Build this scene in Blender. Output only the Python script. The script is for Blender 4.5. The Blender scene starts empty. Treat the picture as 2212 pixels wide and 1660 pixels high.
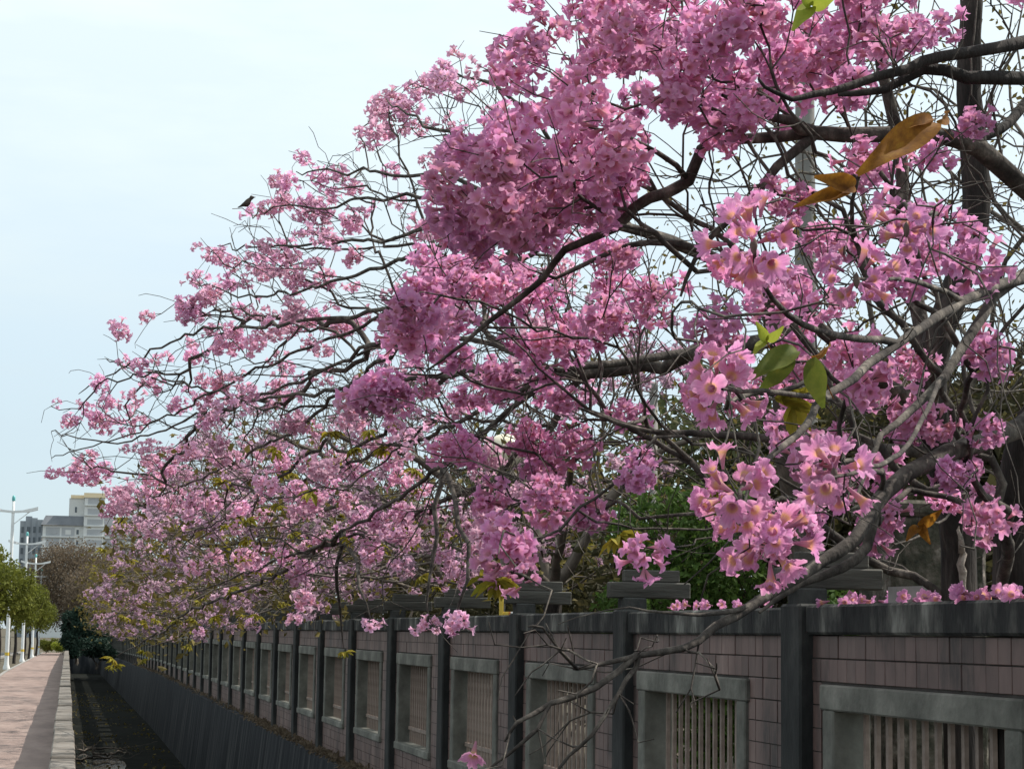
import bpy, math, random
import numpy as np
from mathutils import Matrix, Vector

R = math.radians
rng = np.random.default_rng(7)
random.seed(7)
scene = bpy.context.scene
col = scene.collection

# ------------------------------------------------------------------ camera
EYE = np.array([0.0, 0.0, 1.65])
YAW, PITCH, ROLL, FPX, PW, PH = R(12.087), R(6.9705), R(0.816), 4414.8, 2212.0, 1660.0
_f = np.array([math.sin(YAW)*math.cos(PITCH), math.cos(YAW)*math.cos(PITCH), math.sin(PITCH)])
_r = np.array([math.cos(YAW), -math.sin(YAW), 0.0])
_u = np.cross(_r, _f)
RIGHT = math.cos(ROLL)*_r + math.sin(ROLL)*_u
UP = -math.sin(ROLL)*_r + math.cos(ROLL)*_u
FWD = _f
cam_d = bpy.data.cameras.new('camera')
cam_d.sensor_width = 36.0
cam_d.lens = 36.0*FPX/PW
cam_d.clip_start = 0.1
cam_d.clip_end = 6000
cam = bpy.data.objects.new('camera', cam_d)
col.objects.link(cam)
M = Matrix.Identity(4)
for i in range(3):
    M[i][0], M[i][1], M[i][2], M[i][3] = RIGHT[i], UP[i], -FWD[i], EYE[i]
cam.matrix_world = M
scene.camera = cam

# ------------------------------------------------------------------ sky and sun
SUN_AZ, SUN_EL = R(78), R(52)          # azimuth from +Y towards +X
world = bpy.data.worlds.new('World')
scene.world = world
world.use_nodes = True
nt = world.node_tree
nt.nodes.clear()
n_out = nt.nodes.new('ShaderNodeOutputWorld')
n_bg = nt.nodes.new('ShaderNodeBackground')
n_sky = nt.nodes.new('ShaderNodeTexSky')
n_sky.sky_type = 'NISHITA'
n_sky.sun_disc = False
n_sky.sun_elevation = SUN_EL
n_sky.sun_rotation = SUN_AZ
n_sky.air_density = 1.0
n_sky.dust_density = 0.7
n_sky.ozone_density = 1.3
n_bg.inputs['Strength'].default_value = 0.13
tc = nt.nodes.new('ShaderNodeTexCoord')
mp = nt.nodes.new('ShaderNodeMapping')
mp.inputs['Scale'].default_value = (2.2, 2.2, 9.0)
n_no = nt.nodes.new('ShaderNodeTexNoise')
n_no.inputs['Scale'].default_value = 2.3
n_no.inputs['Detail'].default_value = 7
n_no.inputs['Roughness'].default_value = 0.55
n_cr = nt.nodes.new('ShaderNodeValToRGB')
n_cr.color_ramp.elements[0].position = 0.46
n_cr.color_ramp.elements[0].color = (0.80, 0.80, 0.80, 1)
n_cr.color_ramp.elements[1].position = 0.74
n_mix = nt.nodes.new('ShaderNodeMix')
n_mix.data_type = 'RGBA'
n_ml = nt.nodes.new('ShaderNodeMath')
n_ml.operation = 'MULTIPLY'
n_ml.inputs[1].default_value = 0.95
nt.links.new(tc.outputs['Generated'], mp.inputs['Vector'])
nt.links.new(mp.outputs['Vector'], n_no.inputs['Vector'])
nt.links.new(n_no.outputs['Fac'], n_cr.inputs['Fac'])
nt.links.new(n_cr.outputs['Color'], n_ml.inputs[0])
nt.links.new(n_ml.outputs[0], n_mix.inputs['Factor'])
nt.links.new(n_sky.outputs['Color'], n_mix.inputs[6])
n_sep = nt.nodes.new('ShaderNodeSeparateXYZ')
nt.links.new(tc.outputs['Generated'], n_sep.inputs[0])
n_vr = nt.nodes.new('ShaderNodeMapRange')
n_vr.interpolation_type = 'SMOOTHSTEP'
n_vr.inputs['From Min'].default_value = 0.0
n_vr.inputs['From Max'].default_value = 0.34
nt.links.new(n_sep.outputs['Z'], n_vr.inputs['Value'])
n_veil = nt.nodes.new('ShaderNodeMix')
n_veil.data_type = 'RGBA'
n_veil.inputs[6].default_value = (3.2, 3.95, 4.5, 1)
n_veil.inputs[7].default_value = (5.6, 6.2, 6.1, 1)
nt.links.new(n_vr.outputs[0], n_veil.inputs['Factor'])
nt.links.new(n_veil.outputs[2], n_mix.inputs[7])
nt.links.new(n_mix.outputs[2], n_bg.inputs['Color'])
nt.links.new(n_bg.outputs[0], n_out.inputs['Surface'])

sun_d = bpy.data.lights.new('sun', 'SUN')
sun_d.energy = 4.0
sun_d.angle = R(0.6)
sun_d.color = (1.0, 0.94, 0.85)
sun = bpy.data.objects.new('sun', sun_d)
col.objects.link(sun)
sdir = Vector((math.sin(SUN_AZ)*math.cos(SUN_EL), math.cos(SUN_AZ)*math.cos(SUN_EL), math.sin(SUN_EL)))
sun.rotation_euler = sdir.to_track_quat('Z', 'Y').to_euler()
sun.location = (30, 10, 40)

scene.view_settings.view_transform = 'Standard'
scene.view_settings.look = 'None'
scene.view_settings.exposure = 0.5
scene.view_settings.gamma = 1.0
scene.cycles.use_denoising = True
scene.cycles.max_bounces = 8
scene.cycles.transparent_max_bounces = 8

# ------------------------------------------------------------------ helpers
def at(px, py, depth):
    """pixel of the 2212 x 1660 view + depth along the view axis (m) -> world point"""
    return EYE + (FWD*FPX + RIGHT*(px - PW/2) + UP*(PH/2 - 0.5 - py))*(depth/FPX)

def project(P):
    d = np.asarray(P) - EYE
    z = d @ FWD
    return PW/2 + FPX*(d @ RIGHT)/z, PH/2 - 0.5 - FPX*(d @ UP)/z, z

def gz(y):                      # the street falls away very gently in the distance
    return -0.0055*min(max(y - 80.0, 0.0), 120.0)

def tag(o, label, cat=None, group=None, kind=None):
    if label: o['label'] = label
    if cat: o['category'] = cat
    if group: o['group'] = group
    if kind: o['kind'] = kind
    return o

def empty(name, loc):
    o = bpy.data.objects.new(name, None)
    o.empty_display_size = 0.2
    o.location = loc
    col.objects.link(o)
    return o

def link(name, me, mat=None, parent=None, loc=(0, 0, 0), rot=None, scale=None):
    o = bpy.data.objects.new(name, me)
    if mat and not me.materials: me.materials.append(mat)
    o.location = loc
    if rot is not None: o.rotation_euler = rot
    if scale is not None: o.scale = scale
    col.objects.link(o)
    if parent: o.parent = parent
    return o

def fast_mesh(name, V, F, smooth=True, colors=None):
    V = np.asarray(V, dtype=np.float32); F = np.asarray(F, dtype=np.int32)
    me = bpy.data.meshes.new(name)
    k = F.shape[1]
    me.vertices.add(len(V)); me.vertices.foreach_set('co', V.ravel())
    me.loops.add(F.size); me.loops.foreach_set('vertex_index', F.ravel())
    me.polygons.add(len(F))
    me.polygons.foreach_set('loop_start', np.arange(0, F.size, k, dtype=np.int32))
    me.polygons.foreach_set('use_smooth', np.full(len(F), smooth))
    if colors is not None:
        a = me.color_attributes.new('tint', 'FLOAT_COLOR', 'POINT')
        C = np.ones((len(V), 4), dtype=np.float32); C[:, :3] = colors
        a.data.foreach_set('color', C.ravel())
    me.update(calc_edges=True)
    return me

class Boxes:
    def __init__(s): s.V = []; s.F = []
    def box(s, x0, x1, y0, y1, z0, z1):
        n = len(s.V)
        s.V += [(x0,y0,z0),(x1,y0,z0),(x1,y1,z0),(x0,y1,z0),(x0,y0,z1),(x1,y0,z1),(x1,y1,z1),(x0,y1,z1)]
        s.F += [(n,n+3,n+2,n+1),(n+4,n+5,n+6,n+7),(n,n+1,n+5,n+4),(n+1,n+2,n+6,n+5),(n+2,n+3,n+7,n+6),(n+3,n,n+4,n+7)]
        return s
    def mesh(s, name, bevel=0.0):
        me = fast_mesh(name, s.V, s.F, smooth=False)
        if bevel > 0:
            import bmesh
            bm = bmesh.new(); bm.from_mesh(me)
            bmesh.ops.bevel(bm, geom=bm.edges[:], offset=bevel, segments=1, affect='EDGES', clamp_overlap=True)
            bm.to_mesh(me); bm.free()
        return me

def lathe(name, prof, n=12):
    V = []; F = []
    for (r, z) in prof:
        for k in range(n):
            a = 2*math.pi*k/n
            V.append((r*math.cos(a), r*math.sin(a), z))
    for i in range(len(prof)-1):
        for k in range(n):
            F.append((i*n+k, i*n+(k+1) % n, (i+1)*n+(k+1) % n, (i+1)*n+k))
    return fast_mesh(name, V, F)

def in_poly(px, py, poly):
    px = np.asarray(px); py = np.asarray(py)
    ins = np.zeros(px.shape, bool)
    n = len(poly)
    for i in range(n):
        x1, y1 = poly[i]; x2, y2 = poly[(i+1) % n]
        c = ((y1 > py) != (y2 > py)) & (px < (x2-x1)*(py-y1)/(y2-y1+1e-9)+x1)
        ins ^= c
    return ins

# ------------------------------------------------------------------ materials
def mat_base(name):
    m = bpy.data.materials.new(name); m.use_nodes = True
    t = m.node_tree; b = t.nodes['Principled BSDF']
    return m, t, b

def N(t, kind, **kw):
    n = t.nodes.new(kind)
    for k, v in kw.items(): setattr(n, k, v)
    return n

def ramp(t, fac, stops):
    n = t.nodes.new('ShaderNodeValToRGB')
    cr = n.color_ramp
    while len(cr.elements) > 1: cr.elements.remove(cr.elements[-1])
    cr.elements[0].position = stops[0][0]; cr.elements[0].color = (*stops[0][1], 1)
    for p, c in stops[1:]:
        e = cr.elements.new(p); e.color = (*c, 1)
    t.links.new(fac, n.inputs['Fac'])
    return n.outputs['Color']

def noise_mat(name, stops, scale=5.0, detail=6, rough=0.85, bump=0.3, bump_scale=None, stretch=(1, 1, 1), spec=0.3, dist=0.02):
    m, t, b = mat_base(name)
    tc = N(t, 'ShaderNodeTexCoord')
    mp = N(t, 'ShaderNodeMapping'); mp.inputs['Scale'].default_value = stretch
    t.links.new(tc.outputs['Object'], mp.inputs['Vector'])
    no = N(t, 'ShaderNodeTexNoise')
    no.inputs['Scale'].default_value = scale; no.inputs['Detail'].default_value = detail
    no.inputs['Roughness'].default_value = 0.65
    t.links.new(mp.outputs[0], no.inputs['Vector'])
    t.links.new(ramp(t, no.outputs['Fac'], stops), b.inputs['Base Color'])
    b.inputs['Roughness'].default_value = rough
    b.inputs['Specular IOR Level'].default_value = spec
    if bump:
        n2 = N(t, 'ShaderNodeTexNoise'); n2.inputs['Scale'].default_value = bump_scale or scale*4; n2.inputs['Detail'].default_value = 4
        t.links.new(mp.outputs[0], n2.inputs['Vector'])
        bp = N(t, 'ShaderNodeBump'); bp.inputs['Strength'].default_value = bump; bp.inputs['Distance'].default_value = dist
        t.links.new(n2.outputs['Fac'], bp.inputs['Height']); t.links.new(bp.outputs[0], b.inputs['Normal'])
    return m

m_bark = noise_mat('bark', [(0.3, (0.035, 0.029, 0.025)), (0.5, (0.09, 0.075, 0.063)), (0.72, (0.23, 0.195, 0.16))], 9, 8, 0.9, 0.35, 34, (1, 1, 0.5))
m_bark_dark = noise_mat('shaded_dark_bark', [(0.3, (0.009, 0.008, 0.0075)), (0.52, (0.027, 0.022, 0.020)), (0.75, (0.105, 0.088, 0.076))], 7, 9, 0.92, 0.9, 26, (1.5, 1.5, 0.25))  # dark rough bark, darkened further to stand in for canopy shade
m_limb = noise_mat('limb_bark', [(0.34, (0.022, 0.018, 0.016)), (0.50, (0.060, 0.050, 0.043)), (0.60, (0.115, 0.098, 0.083)), (0.72, (0.27, 0.235, 0.20))], 13, 9, 0.92, 0.5, 40, (1, 1, 0.7))
m_twig = noise_mat('twig_bark', [(0.3, (0.06, 0.05, 0.042)), (0.7, (0.17, 0.14, 0.115))], 6, 4, 0.9, 0)
m_concrete = noise_mat('mossy_concrete', [(0.25, (0.012, 0.013, 0.013)), (0.5, (0.034, 0.036, 0.035)), (0.78, (0.12, 0.12, 0.108))], 2.4, 9, 0.9, 0.5, 18, (1, 1, 0.5))
m_coping = noise_mat('stained_coping', [(0.34, (0.010, 0.011, 0.012)), (0.50, (0.034, 0.035, 0.034)), (0.60, (0.10, 0.10, 0.09)), (0.70, (0.24, 0.24, 0.215))], 3.0, 9, 0.92, 0.5, 20, (1, 1.3, 0.5))
m_frame = noise_mat('window_frame_concrete', [(0.3, (0.09, 0.09, 0.078)), (0.5, (0.16, 0.16, 0.138)), (0.72, (0.28, 0.275, 0.24))], 3, 8, 0.9, 0.4, 20)
m_beam = noise_mat('weathered_beam', [(0.3, (0.04, 0.039, 0.034)), (0.6, (0.10, 0.096, 0.084)), (0.8, (0.19, 0.178, 0.155))], 3, 8, 0.9, 0.5, 16, (0.4, 2, 3))
m_mortar = noise_mat('mortar', [(0.3, (0.035, 0.032, 0.03)), (0.7, (0.075, 0.066, 0.06))], 6, 6, 0.95, 0.3)
m_bar = noise_mat('painted_bar', [(0.3, (0.17, 0.125, 0.10)), (0.7, (0.33, 0.26, 0.22))], 10, 5, 0.6, 0.1)
m_chwall = noise_mat('channel_wall_concrete', [(0.3, (0.012, 0.014, 0.017)), (0.5, (0.032, 0.035, 0.040)), (0.72, (0.10, 0.10, 0.10))], 1.2, 9, 1.0, 0.5, 9, (1, 2.5, 0.25), spec=0.1)  # streaked concrete, tones lowered to carry the shade inside the channel
m_floor = noise_mat('shaded_channel_bed', [(0.3, (0.006, 0.007, 0.006)), (0.6, (0.014, 0.015, 0.013)), (0.8, (0.04, 0.034, 0.027))], 1.1, 8, 1.0, 0.5, 6, spec=0.04)  # near-black bed: shade of the deep, overhung channel put into its colour
m_parapet = noise_mat('parapet_concrete', [(0.3, (0.08, 0.07, 0.058)), (0.55, (0.165, 0.145, 0.125)), (0.8, (0.28, 0.26, 0.235))], 2.2, 9, 0.9, 0.5, 15)
m_walk = noise_mat('red_paving', [(0.3, (0.17, 0.12, 0.105)), (0.55, (0.25, 0.182, 0.158)), (0.8, (0.32, 0.245, 0.215))], 0.9, 10, 0.85, 0.3, 20, (2.5, 0.6, 1))
m_ground = noise_mat('soil_and_litter', [(0.3, (0.045, 0.038, 0.026)), (0.55, (0.09, 0.075, 0.05)), (0.8, (0.11, 0.11, 0.05))], 0.7, 10, 0.95, 0.6, 8)
m_road = noise_mat('asphalt', [(0.3, (0.04, 0.04, 0.042)), (0.7, (0.075, 0.075, 0.075))], 2, 8, 0.9, 0.3)
m_kerb = noise_mat('kerb_stone', [(0.3, (0.18, 0.17, 0.16)), (0.7, (0.32, 0.31, 0.29))], 3, 6, 0.9, 0.3)
m_pole = noise_mat('pole_concrete', [(0.3, (0.15, 0.145, 0.135)), (0.7, (0.27, 0.26, 0.245))], 2, 6, 0.85, 0.3)
m_white = noise_mat('white_enamel', [(0.3, (0.70, 0.72, 0.72)), (0.7, (0.82, 0.83, 0.82))], 3, 3, 0.4, 0)
m_aqua = noise_mat('aqua_enamel', [(0.3, (0.12, 0.42, 0.42)), (0.7, (0.18, 0.5, 0.48))], 3, 3, 0.4, 0)
m_yellow = noise_mat('yellow_paint', [(0.3, (0.62, 0.43, 0.05)), (0.7, (0.75, 0.55, 0.10))], 8, 4, 0.5, 0)
m_orange = noise_mat('orange_paint', [(0.3, (0.55, 0.18, 0.04)), (0.7, (0.7, 0.28, 0.08))], 8, 4, 0.5, 0)
m_bwall = noise_mat('building_render', [(0.3, (0.60, 0.61, 0.61)), (0.7, (0.72, 0.73, 0.72))], 0.15, 6, 0.9, 0)
m_bpanel = noise_mat('building_recess', [(0.3, (0.36, 0.38, 0.40)), (0.7, (0.46, 0.47, 0.49))], 0.2, 6, 0.9, 0)
m_bside = noise_mat('building_side_shaded', [(0.3, (0.26, 0.29, 0.33)), (0.7, (0.36, 0.39, 0.42))], 0.2, 6, 0.9, 0)  # darker than the front because the side's shade is painted in
m_broof = noise_mat('roof_slate', [(0.3, (0.14, 0.15, 0.17)), (0.7, (0.21, 0.22, 0.24))], 0.3, 6, 0.9, 0)
m_bcream = noise_mat('cream_band', [(0.3, (0.78, 0.64, 0.42)), (0.7, (0.86, 0.72, 0.50))], 0.3, 6, 0.8, 0)
m_bglass = noise_mat('window_glass', [(0.3, (0.06, 0.075, 0.09)), (0.7, (0.10, 0.12, 0.14))], 0.3, 3, 0.15, 0, spec=0.6)
m_bird = noise_mat('bird_feathers', [(0.3, (0.03, 0.025, 0.022)), (0.7, (0.10, 0.075, 0.06))], 30, 4, 0.8, 0)

# wall tiles: colour shifts a little from tile to tile, plus streaks
def tile_material(name, brick):
    m, t, b = mat_base(name)
    tc = N(t, 'ShaderNodeTexCoord')
    no = N(t, 'ShaderNodeTexNoise'); no.inputs['Scale'].default_value = 1.6; no.inputs['Detail'].default_value = 9; no.inputs['Roughness'].default_value = 0.7
    mp = N(t, 'ShaderNodeMapping'); mp.inputs['Scale'].default_value = (1, 1.6, 0.5)
    geo = N(t, 'ShaderNodeNewGeometry')
    t.links.new(geo.outputs['Position'], mp.inputs['Vector']); t.links.new(mp.outputs[0], no.inputs['Vector'])
    base = ramp(t, no.outputs['Fac'], [(0.34, (0.040, 0.028, 0.025)), (0.46, (0.125, 0.080, 0.070)), (0.58, (0.165, 0.108, 0.094)), (0.72, (0.25, 0.175, 0.152))])
    if brick:
        br = N(t, 'ShaderNodeTexBrick'); br.offset = 0.0
        br.inputs['Scale'].default_value = 1.0; br.inputs['Mortar Size'].default_value = 0.004
        br.inputs['Brick Width'].default_value = 0.116; br.inputs['Row Height'].default_value = 0.1112
        br.inputs['Mortar'].default_value = (0.05, 0.045, 0.04, 1)
        sx = N(t, 'ShaderNodeSeparateXYZ'); cx = N(t, 'ShaderNodeCombineXYZ')
        t.links.new(tc.outputs['Object'], sx.inputs[0]); t.links.new(sx.outputs['Y'], cx.inputs['X']); t.links.new(sx.outputs['Z'], cx.inputs['Y'])
        t.links.new(cx.outputs[0], br.inputs['Vector'])
        t.links.new(base, br.inputs['Color1']); t.links.new(base, br.inputs['Color2'])
        base = br.outputs['Color']
    else:
        oi = N(t, 'ShaderNodeObjectInfo')
        hs = N(t, 'ShaderNodeHueSaturation')
        mr = N(t, 'ShaderNodeMapRange'); mr.inputs['To Min'].default_value = 0.75; mr.inputs['To Max'].default_value = 1.2
        t.links.new(oi.outputs['Random'], mr.inputs['Value']); t.links.new(mr.outputs[0], hs.inputs['Value'])
        t.links.new(base, hs.inputs['Color']); base = hs.outputs['Color']
    t.links.new(base, b.inputs['Base Color'])
    b.inputs['Roughness'].default_value = 0.55
    return m
m_tile = tile_material('wall_tile', False)
m_tilefar = tile_material('wall_tile_far', True)

def petal_material(name, sat=1.0, v0=.82, v1=1.16):
    m, t, b = mat_base(name)
    at_ = N(t, 'ShaderNodeAttribute'); at_.attribute_name = 'tint'
    oi = N(t, 'ShaderNodeObjectInfo')
    hs = N(t, 'ShaderNodeHueSaturation')
    mh = N(t, 'ShaderNodeMapRange'); mh.inputs['To Min'].default_value = 0.485; mh.inputs['To Max'].default_value = 0.515
    mv = N(t, 'ShaderNodeMapRange'); mv.inputs['To Min'].default_value = v0; mv.inputs['To Max'].default_value = v1
    ml = N(t, 'ShaderNodeMath', operation='FRACT'); mm = N(t, 'ShaderNodeMath', operation='MULTIPLY'); mm.inputs[1].default_value = 7.31
    t.links.new(oi.outputs['Random'], mh.inputs['Value'])
    t.links.new(oi.outputs['Random'], mm.inputs[0]); t.links.new(mm.outputs[0], ml.inputs[0]); t.links.new(ml.outputs[0], mv.inputs['Value'])
    t.links.new(mh.outputs[0], hs.inputs['Hue']); t.links.new(mv.outputs[0], hs.inputs['Value'])
    hs.inputs['Saturation'].default_value = sat
    t.links.new(at_.outputs['Color'], hs.inputs['Color'])
    b.inputs['Roughness'].default_value = 0.6; b.inputs['Specular IOR Level'].default_value = 0.25
    t.links.new(hs.outputs['Color'], b.inputs['Base Color'])
    tr = N(t, 'ShaderNodeBsdfTranslucent')
    t.links.new(hs.outputs['Color'], tr.inputs['Color'])
    mx = N(t, 'ShaderNodeMixShader'); mx.inputs[0].default_value = 0.5
    t.links.new(b.outputs[0], mx.inputs[1]); t.links.new(tr.outputs[0], mx.inputs[2])
    t.links.new(mx.outputs[0], t.nodes['Material Output'].inputs['Surface'])
    return m
m_petal = petal_material('pink_petal')
m_petal_pale = petal_material('pale_pink_petal', .76, .98, 1.3)  # paler on the farther tree: natural variation plus haze put into the colour
m_petal_dull = petal_material('dull_pink_petal', .64, .66, .98)

def leaf_material(name, stops, scale=2.5, trans=0.35):
    m, t, b = mat_base(name)
    geo = N(t, 'ShaderNodeNewGeometry')
    no = N(t, 'ShaderNodeTexNoise'); no.inputs['Scale'].default_value = scale; no.inputs['Detail'].default_value = 6; no.inputs['Roughness'].default_value = 0.75
    t.links.new(geo.outputs['Position'], no.inputs['Vector'])
    c = ramp(t, no.outputs['Fac'], stops)
    hs = N(t, 'ShaderNodeHueSaturation')
    mv = N(t, 'ShaderNodeMapRange'); mv.inputs['To Min'].default_value = 0.7; mv.inputs['To Max'].default_value = 1.3
    t.links.new(geo.outputs['Random Per Island'], mv.inputs['Value']); t.links.new(mv.outputs[0], hs.inputs['Value']); t.links.new(c, hs.inputs['Color'])
    t.links.new(hs.outputs['Color'], b.inputs['Base Color'])
    b.inputs['Roughness'].default_value = 0.7; b.inputs['Specular IOR Level'].default_value = 0.2
    tr = N(t, 'ShaderNodeBsdfTranslucent'); t.links.new(hs.outputs['Color'], tr.inputs['Color'])
    mx = N(t, 'ShaderNodeMixShader'); mx.inputs[0].default_value = trans
    t.links.new(b.outputs[0], mx.inputs[1]); t.links.new(tr.outputs[0], mx.inputs[2])
    t.links.new(mx.outputs[0], t.nodes['Material Output'].inputs['Surface'])
    return m
m_leaf_yel = leaf_material('yellow_green_leaf', [(0.3, (0.16, 0.17, 0.02)), (0.55, (0.30, 0.25, 0.03)), (0.75, (0.36, 0.22, 0.03))], 8)
m_leaf_dry = leaf_material('olive_brown_leaf', [(0.3, (0.07, 0.055, 0.022)), (0.55, (0.15, 0.12, 0.035)), (0.8, (0.26, 0.21, 0.05))], 1.5)
m_leaf_green = leaf_material('green_leaflet', [(0.3, (0.07, 0.10, 0.015)), (0.6, (0.13, 0.15, 0.025)), (0.8, (0.24, 0.20, 0.03))], 25, 0.4)
m_leaf_lime = leaf_material('lime_leaflet', [(0.3, (0.22, 0.28, 0.03)), (0.7, (0.36, 0.38, 0.06))], 25, 0.45)
m_leaf_orange = leaf_material('orange_brown_leaflet', [(0.3, (0.12, 0.045, 0.010)), (0.55, (0.26, 0.11, 0.016)), (0.8, (0.42, 0.24, 0.03))], 30, 0.45)
m_leaf_street = leaf_material('street_tree_leaf', [(0.3, (0.085, 0.105, 0.018)), (0.6, (0.16, 0.17, 0.028)), (0.8, (0.23, 0.21, 0.05))], 0.8)
m_leaf_dark = leaf_material('dark_evergreen_leaf', [(0.3, (0.012, 0.03, 0.022)), (0.7, (0.035, 0.065, 0.045))], 1.0, 0.2)
m_leaf_bg = leaf_material('background_leaf', [(0.3, (0.045, 0.06, 0.025)), (0.55, (0.085, 0.095, 0.04)), (0.8, (0.15, 0.12, 0.06))], 0.7)
m_leaf_hedge = leaf_material('hedge_leaf', [(0.3, (0.025, 0.026, 0.012)), (0.55, (0.055, 0.05, 0.022)), (0.8, (0.11, 0.085, 0.035))], 1.2)
m_leaf_shrub = leaf_material('shrub_leaf', [(0.3, (0.04, 0.08, 0.018)), (0.6, (0.09, 0.15, 0.03)), (0.8, (0.20, 0.22, 0.04))], 2.0)
m_leaf_brown = leaf_material('dry_brown_leaf', [(0.3, (0.11, 0.085, 0.06)), (0.7, (0.21, 0.16, 0.11))], 0.5)
m_globe = noise_mat('cream_globe', [(0.3, (0.72, 0.66, 0.50)), (0.7, (0.80, 0.75, 0.60))], 3, 3, 0.35, 0)

def water_material():
    m, t, b = mat_base('shallow_water')
    b.inputs['Base Color'].default_value = (0.012, 0.015, 0.016, 1)
    b.inputs['Roughness'].default_value = 0.06
    tc = N(t, 'ShaderNodeTexCoord')
    no = N(t, 'ShaderNodeTexNoise'); no.inputs['Scale'].default_value = 3.0; no.inputs['Detail'].default_value = 3
    t.links.new(tc.outputs['Object'], no.inputs['Vector'])
    bp = N(t, 'ShaderNodeBump'); bp.inputs['Strength'].default_value = 0.08; bp.inputs['Distance'].default_value = 0.03
    t.links.new(no.outputs['Fac'], bp.inputs['Height']); t.links.new(bp.outputs[0], b.inputs['Normal'])
    return m
m_water = water_material()

# ------------------------------------------------------------------ the setting
W = 3.567                 # wall face
FLOOR = -1.95
YS = [-60, 0, 40, 80, 110, 140, 170, 200]
def strip(name, xs, mat, zf, kind='structure', ys=YS):
    V = []; F = []
    for y in ys:
        for x, z in xs: V.append((x, y, z + gz(y)*zf))
    n = len(xs)
    for i in range(len(ys)-1):
        for j in range(n-1):
            a = i*n+j
            F.append((a, a+1, a+n+1, a+n))
    o = link(name, fast_mesh(name, V, F, smooth=False), mat)
    if kind: o['kind'] = kind
    return o
# ground: one sheet with a slot for the drainage channel, running to the horizon
gV = []; gF = []
def gquad(x0, x1, y0, y1, z0, z1):
    n = len(gV); gV.extend([(x0, y0, z0), (x1, y0, z0), (x1, y1, z1), (x0, y1, z1)]); gF.append((n, n+1, n+2, n+3))
E_ = 4500
gquad(-E_, E_, -E_, -60, -0.02, -0.02)
for a, b in zip(YS[:-1], YS[1:]):
    gquad(-E_, -0.09, a, b, gz(a)-0.02, gz(b)-0.02)
    gquad(W+0.02, E_, a, b, gz(a)-0.02, gz(b)-0.02)
gquad(-E_, E_, 200, E_, gz(200)-0.02, gz(200)-0.02)
g = link('ground', fast_mesh('ground', gV, gF, False), m_ground); g['kind'] = 'structure'
strip('pavement', [(-2.16, 0.0), (-0.11, 0.0)], m_walk, 1)
strip('kerb', [(-2.28, -0.03), (-2.28, 0.02), (-2.16, 0.02), (-2.16, -0.03)], m_kerb, 1)
strip('road', [(-14.0, -0.012), (-4.2, -0.012)], m_road, 1)
strip('road_kerb', [(-4.2, -0.02), (-4.2, 0.11), (-4.05, 0.11), (-4.05, -0.02)], m_kerb, 1)
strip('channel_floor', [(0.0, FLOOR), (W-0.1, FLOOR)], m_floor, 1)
wa = []
for q in range(40):
    a_ = q*2*math.pi/40; k_ = 1+.22*math.sin(3*a_+1)+.15*math.sin(5*a_+2.2)+.08*math.sin(9*a_)
    wa.append((.95+.55*k_*math.cos(a_), 56+7*k_*math.sin(a_), FLOOR+.012))
wme = bpy.data.meshes.new('channel_water'); wme.from_pydata(wa, [], [tuple(range(40))]); wme.update()
wo = link('channel_water', wme, m_water); wo['kind'] = 'structure'
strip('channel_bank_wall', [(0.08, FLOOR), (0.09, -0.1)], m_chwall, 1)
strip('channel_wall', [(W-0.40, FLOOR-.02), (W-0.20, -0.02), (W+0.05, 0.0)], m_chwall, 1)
end = link('channel_end_wall', Boxes().box(-0.1, W+0.1, 199.6, 199.9, -3, gz(200)+0.1).mesh('channel_end_wall'), m_chwall); end['kind'] = 'structure'

# parapet along the channel, cast in lengths with open joints
par = empty('parapet_wall', (0, 0, 0))
tag(par, 'low weathered concrete parapet cast in lengths between the red pavement and the channel', 'parapet')
y = -2.0
seg_l = 2.4
k = 0
while y < 196:
    L = seg_l if y < 60 else 4.8
    top = 0.60 + rng.uniform(-0.012, 0.02)
    dx = rng.uniform(-0.006, 0.006)
    b = Boxes().box(-0.1+dx, 0.1+dx, 0.012, L-0.012, -0.3, top)
    link('parapet_block', b.mesh('parapet_block', 0.012), m_parapet, par, (0, y, gz(y)))
    y += L

# ------------------------------------------------------------------ the tiled boundary wall
Y0, S, NP = 9.667, 3.247, 52
ZC0, ZC1 = 1.668, 1.809
wall = empty('boundary_wall', (W, Y0, 0))
tag(wall, 'long brown tiled boundary wall with barred windows, pilasters and stained concrete coping', 'wall')
def wl(name, me, mat, parent, x, y, z):
    return link(name, me, mat, parent, (x, y, z))
OY0, OY1, OZ0, OZ1 = 0.97, 2.78, 0.485, 1.315      # window opening within a bay
FY0, FY1, FZ0, FZ1 = 0.83, 2.92, 0.375, 1.435      # outer frame
HALF = 0.14
T = 0.14
def panel_mesh(name):
    b = Boxes()
    a0, a1, c0, c1 = OY0-.03, OY1+.03, OZ0-.03, OZ1+.03
    b.box(0, T, HALF, S-HALF, -0.05, c0); b.box(0, T, HALF, S-HALF, c1, ZC0)
    b.box(0, T, HALF, a0, c0, c1); b.box(0, T, a1, S-HALF, c0, c1)
    return b.mesh(name)
pan_near = panel_mesh('wall_panel'); pan_near.materials.append(m_mortar)
pan_far = panel_mesh('wall_panel_far'); pan_far.materials.append(m_tilefar)
fb = Boxes()
fb.box(-0.03, T+0.02, FY0, OY0, FZ0+0.1, FZ1-0.12); fb.box(-0.03, T+0.02, OY1, FY1, FZ0+0.1, FZ1-0.12)
fb.box(-0.034, T+0.024, FY0-0.03, FY1+0.03, OZ1, FZ1)
frame_me = fb.mesh('window_frame', 0.008); frame_me.materials.append(m_frame)
sill_me = Boxes().box(-0.045, T+0.04, FY0-0.02, FY1+0.02, FZ0+.03, OZ0).mesh('sill', 0.01); sill_me.materials.append(m_frame)
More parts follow.
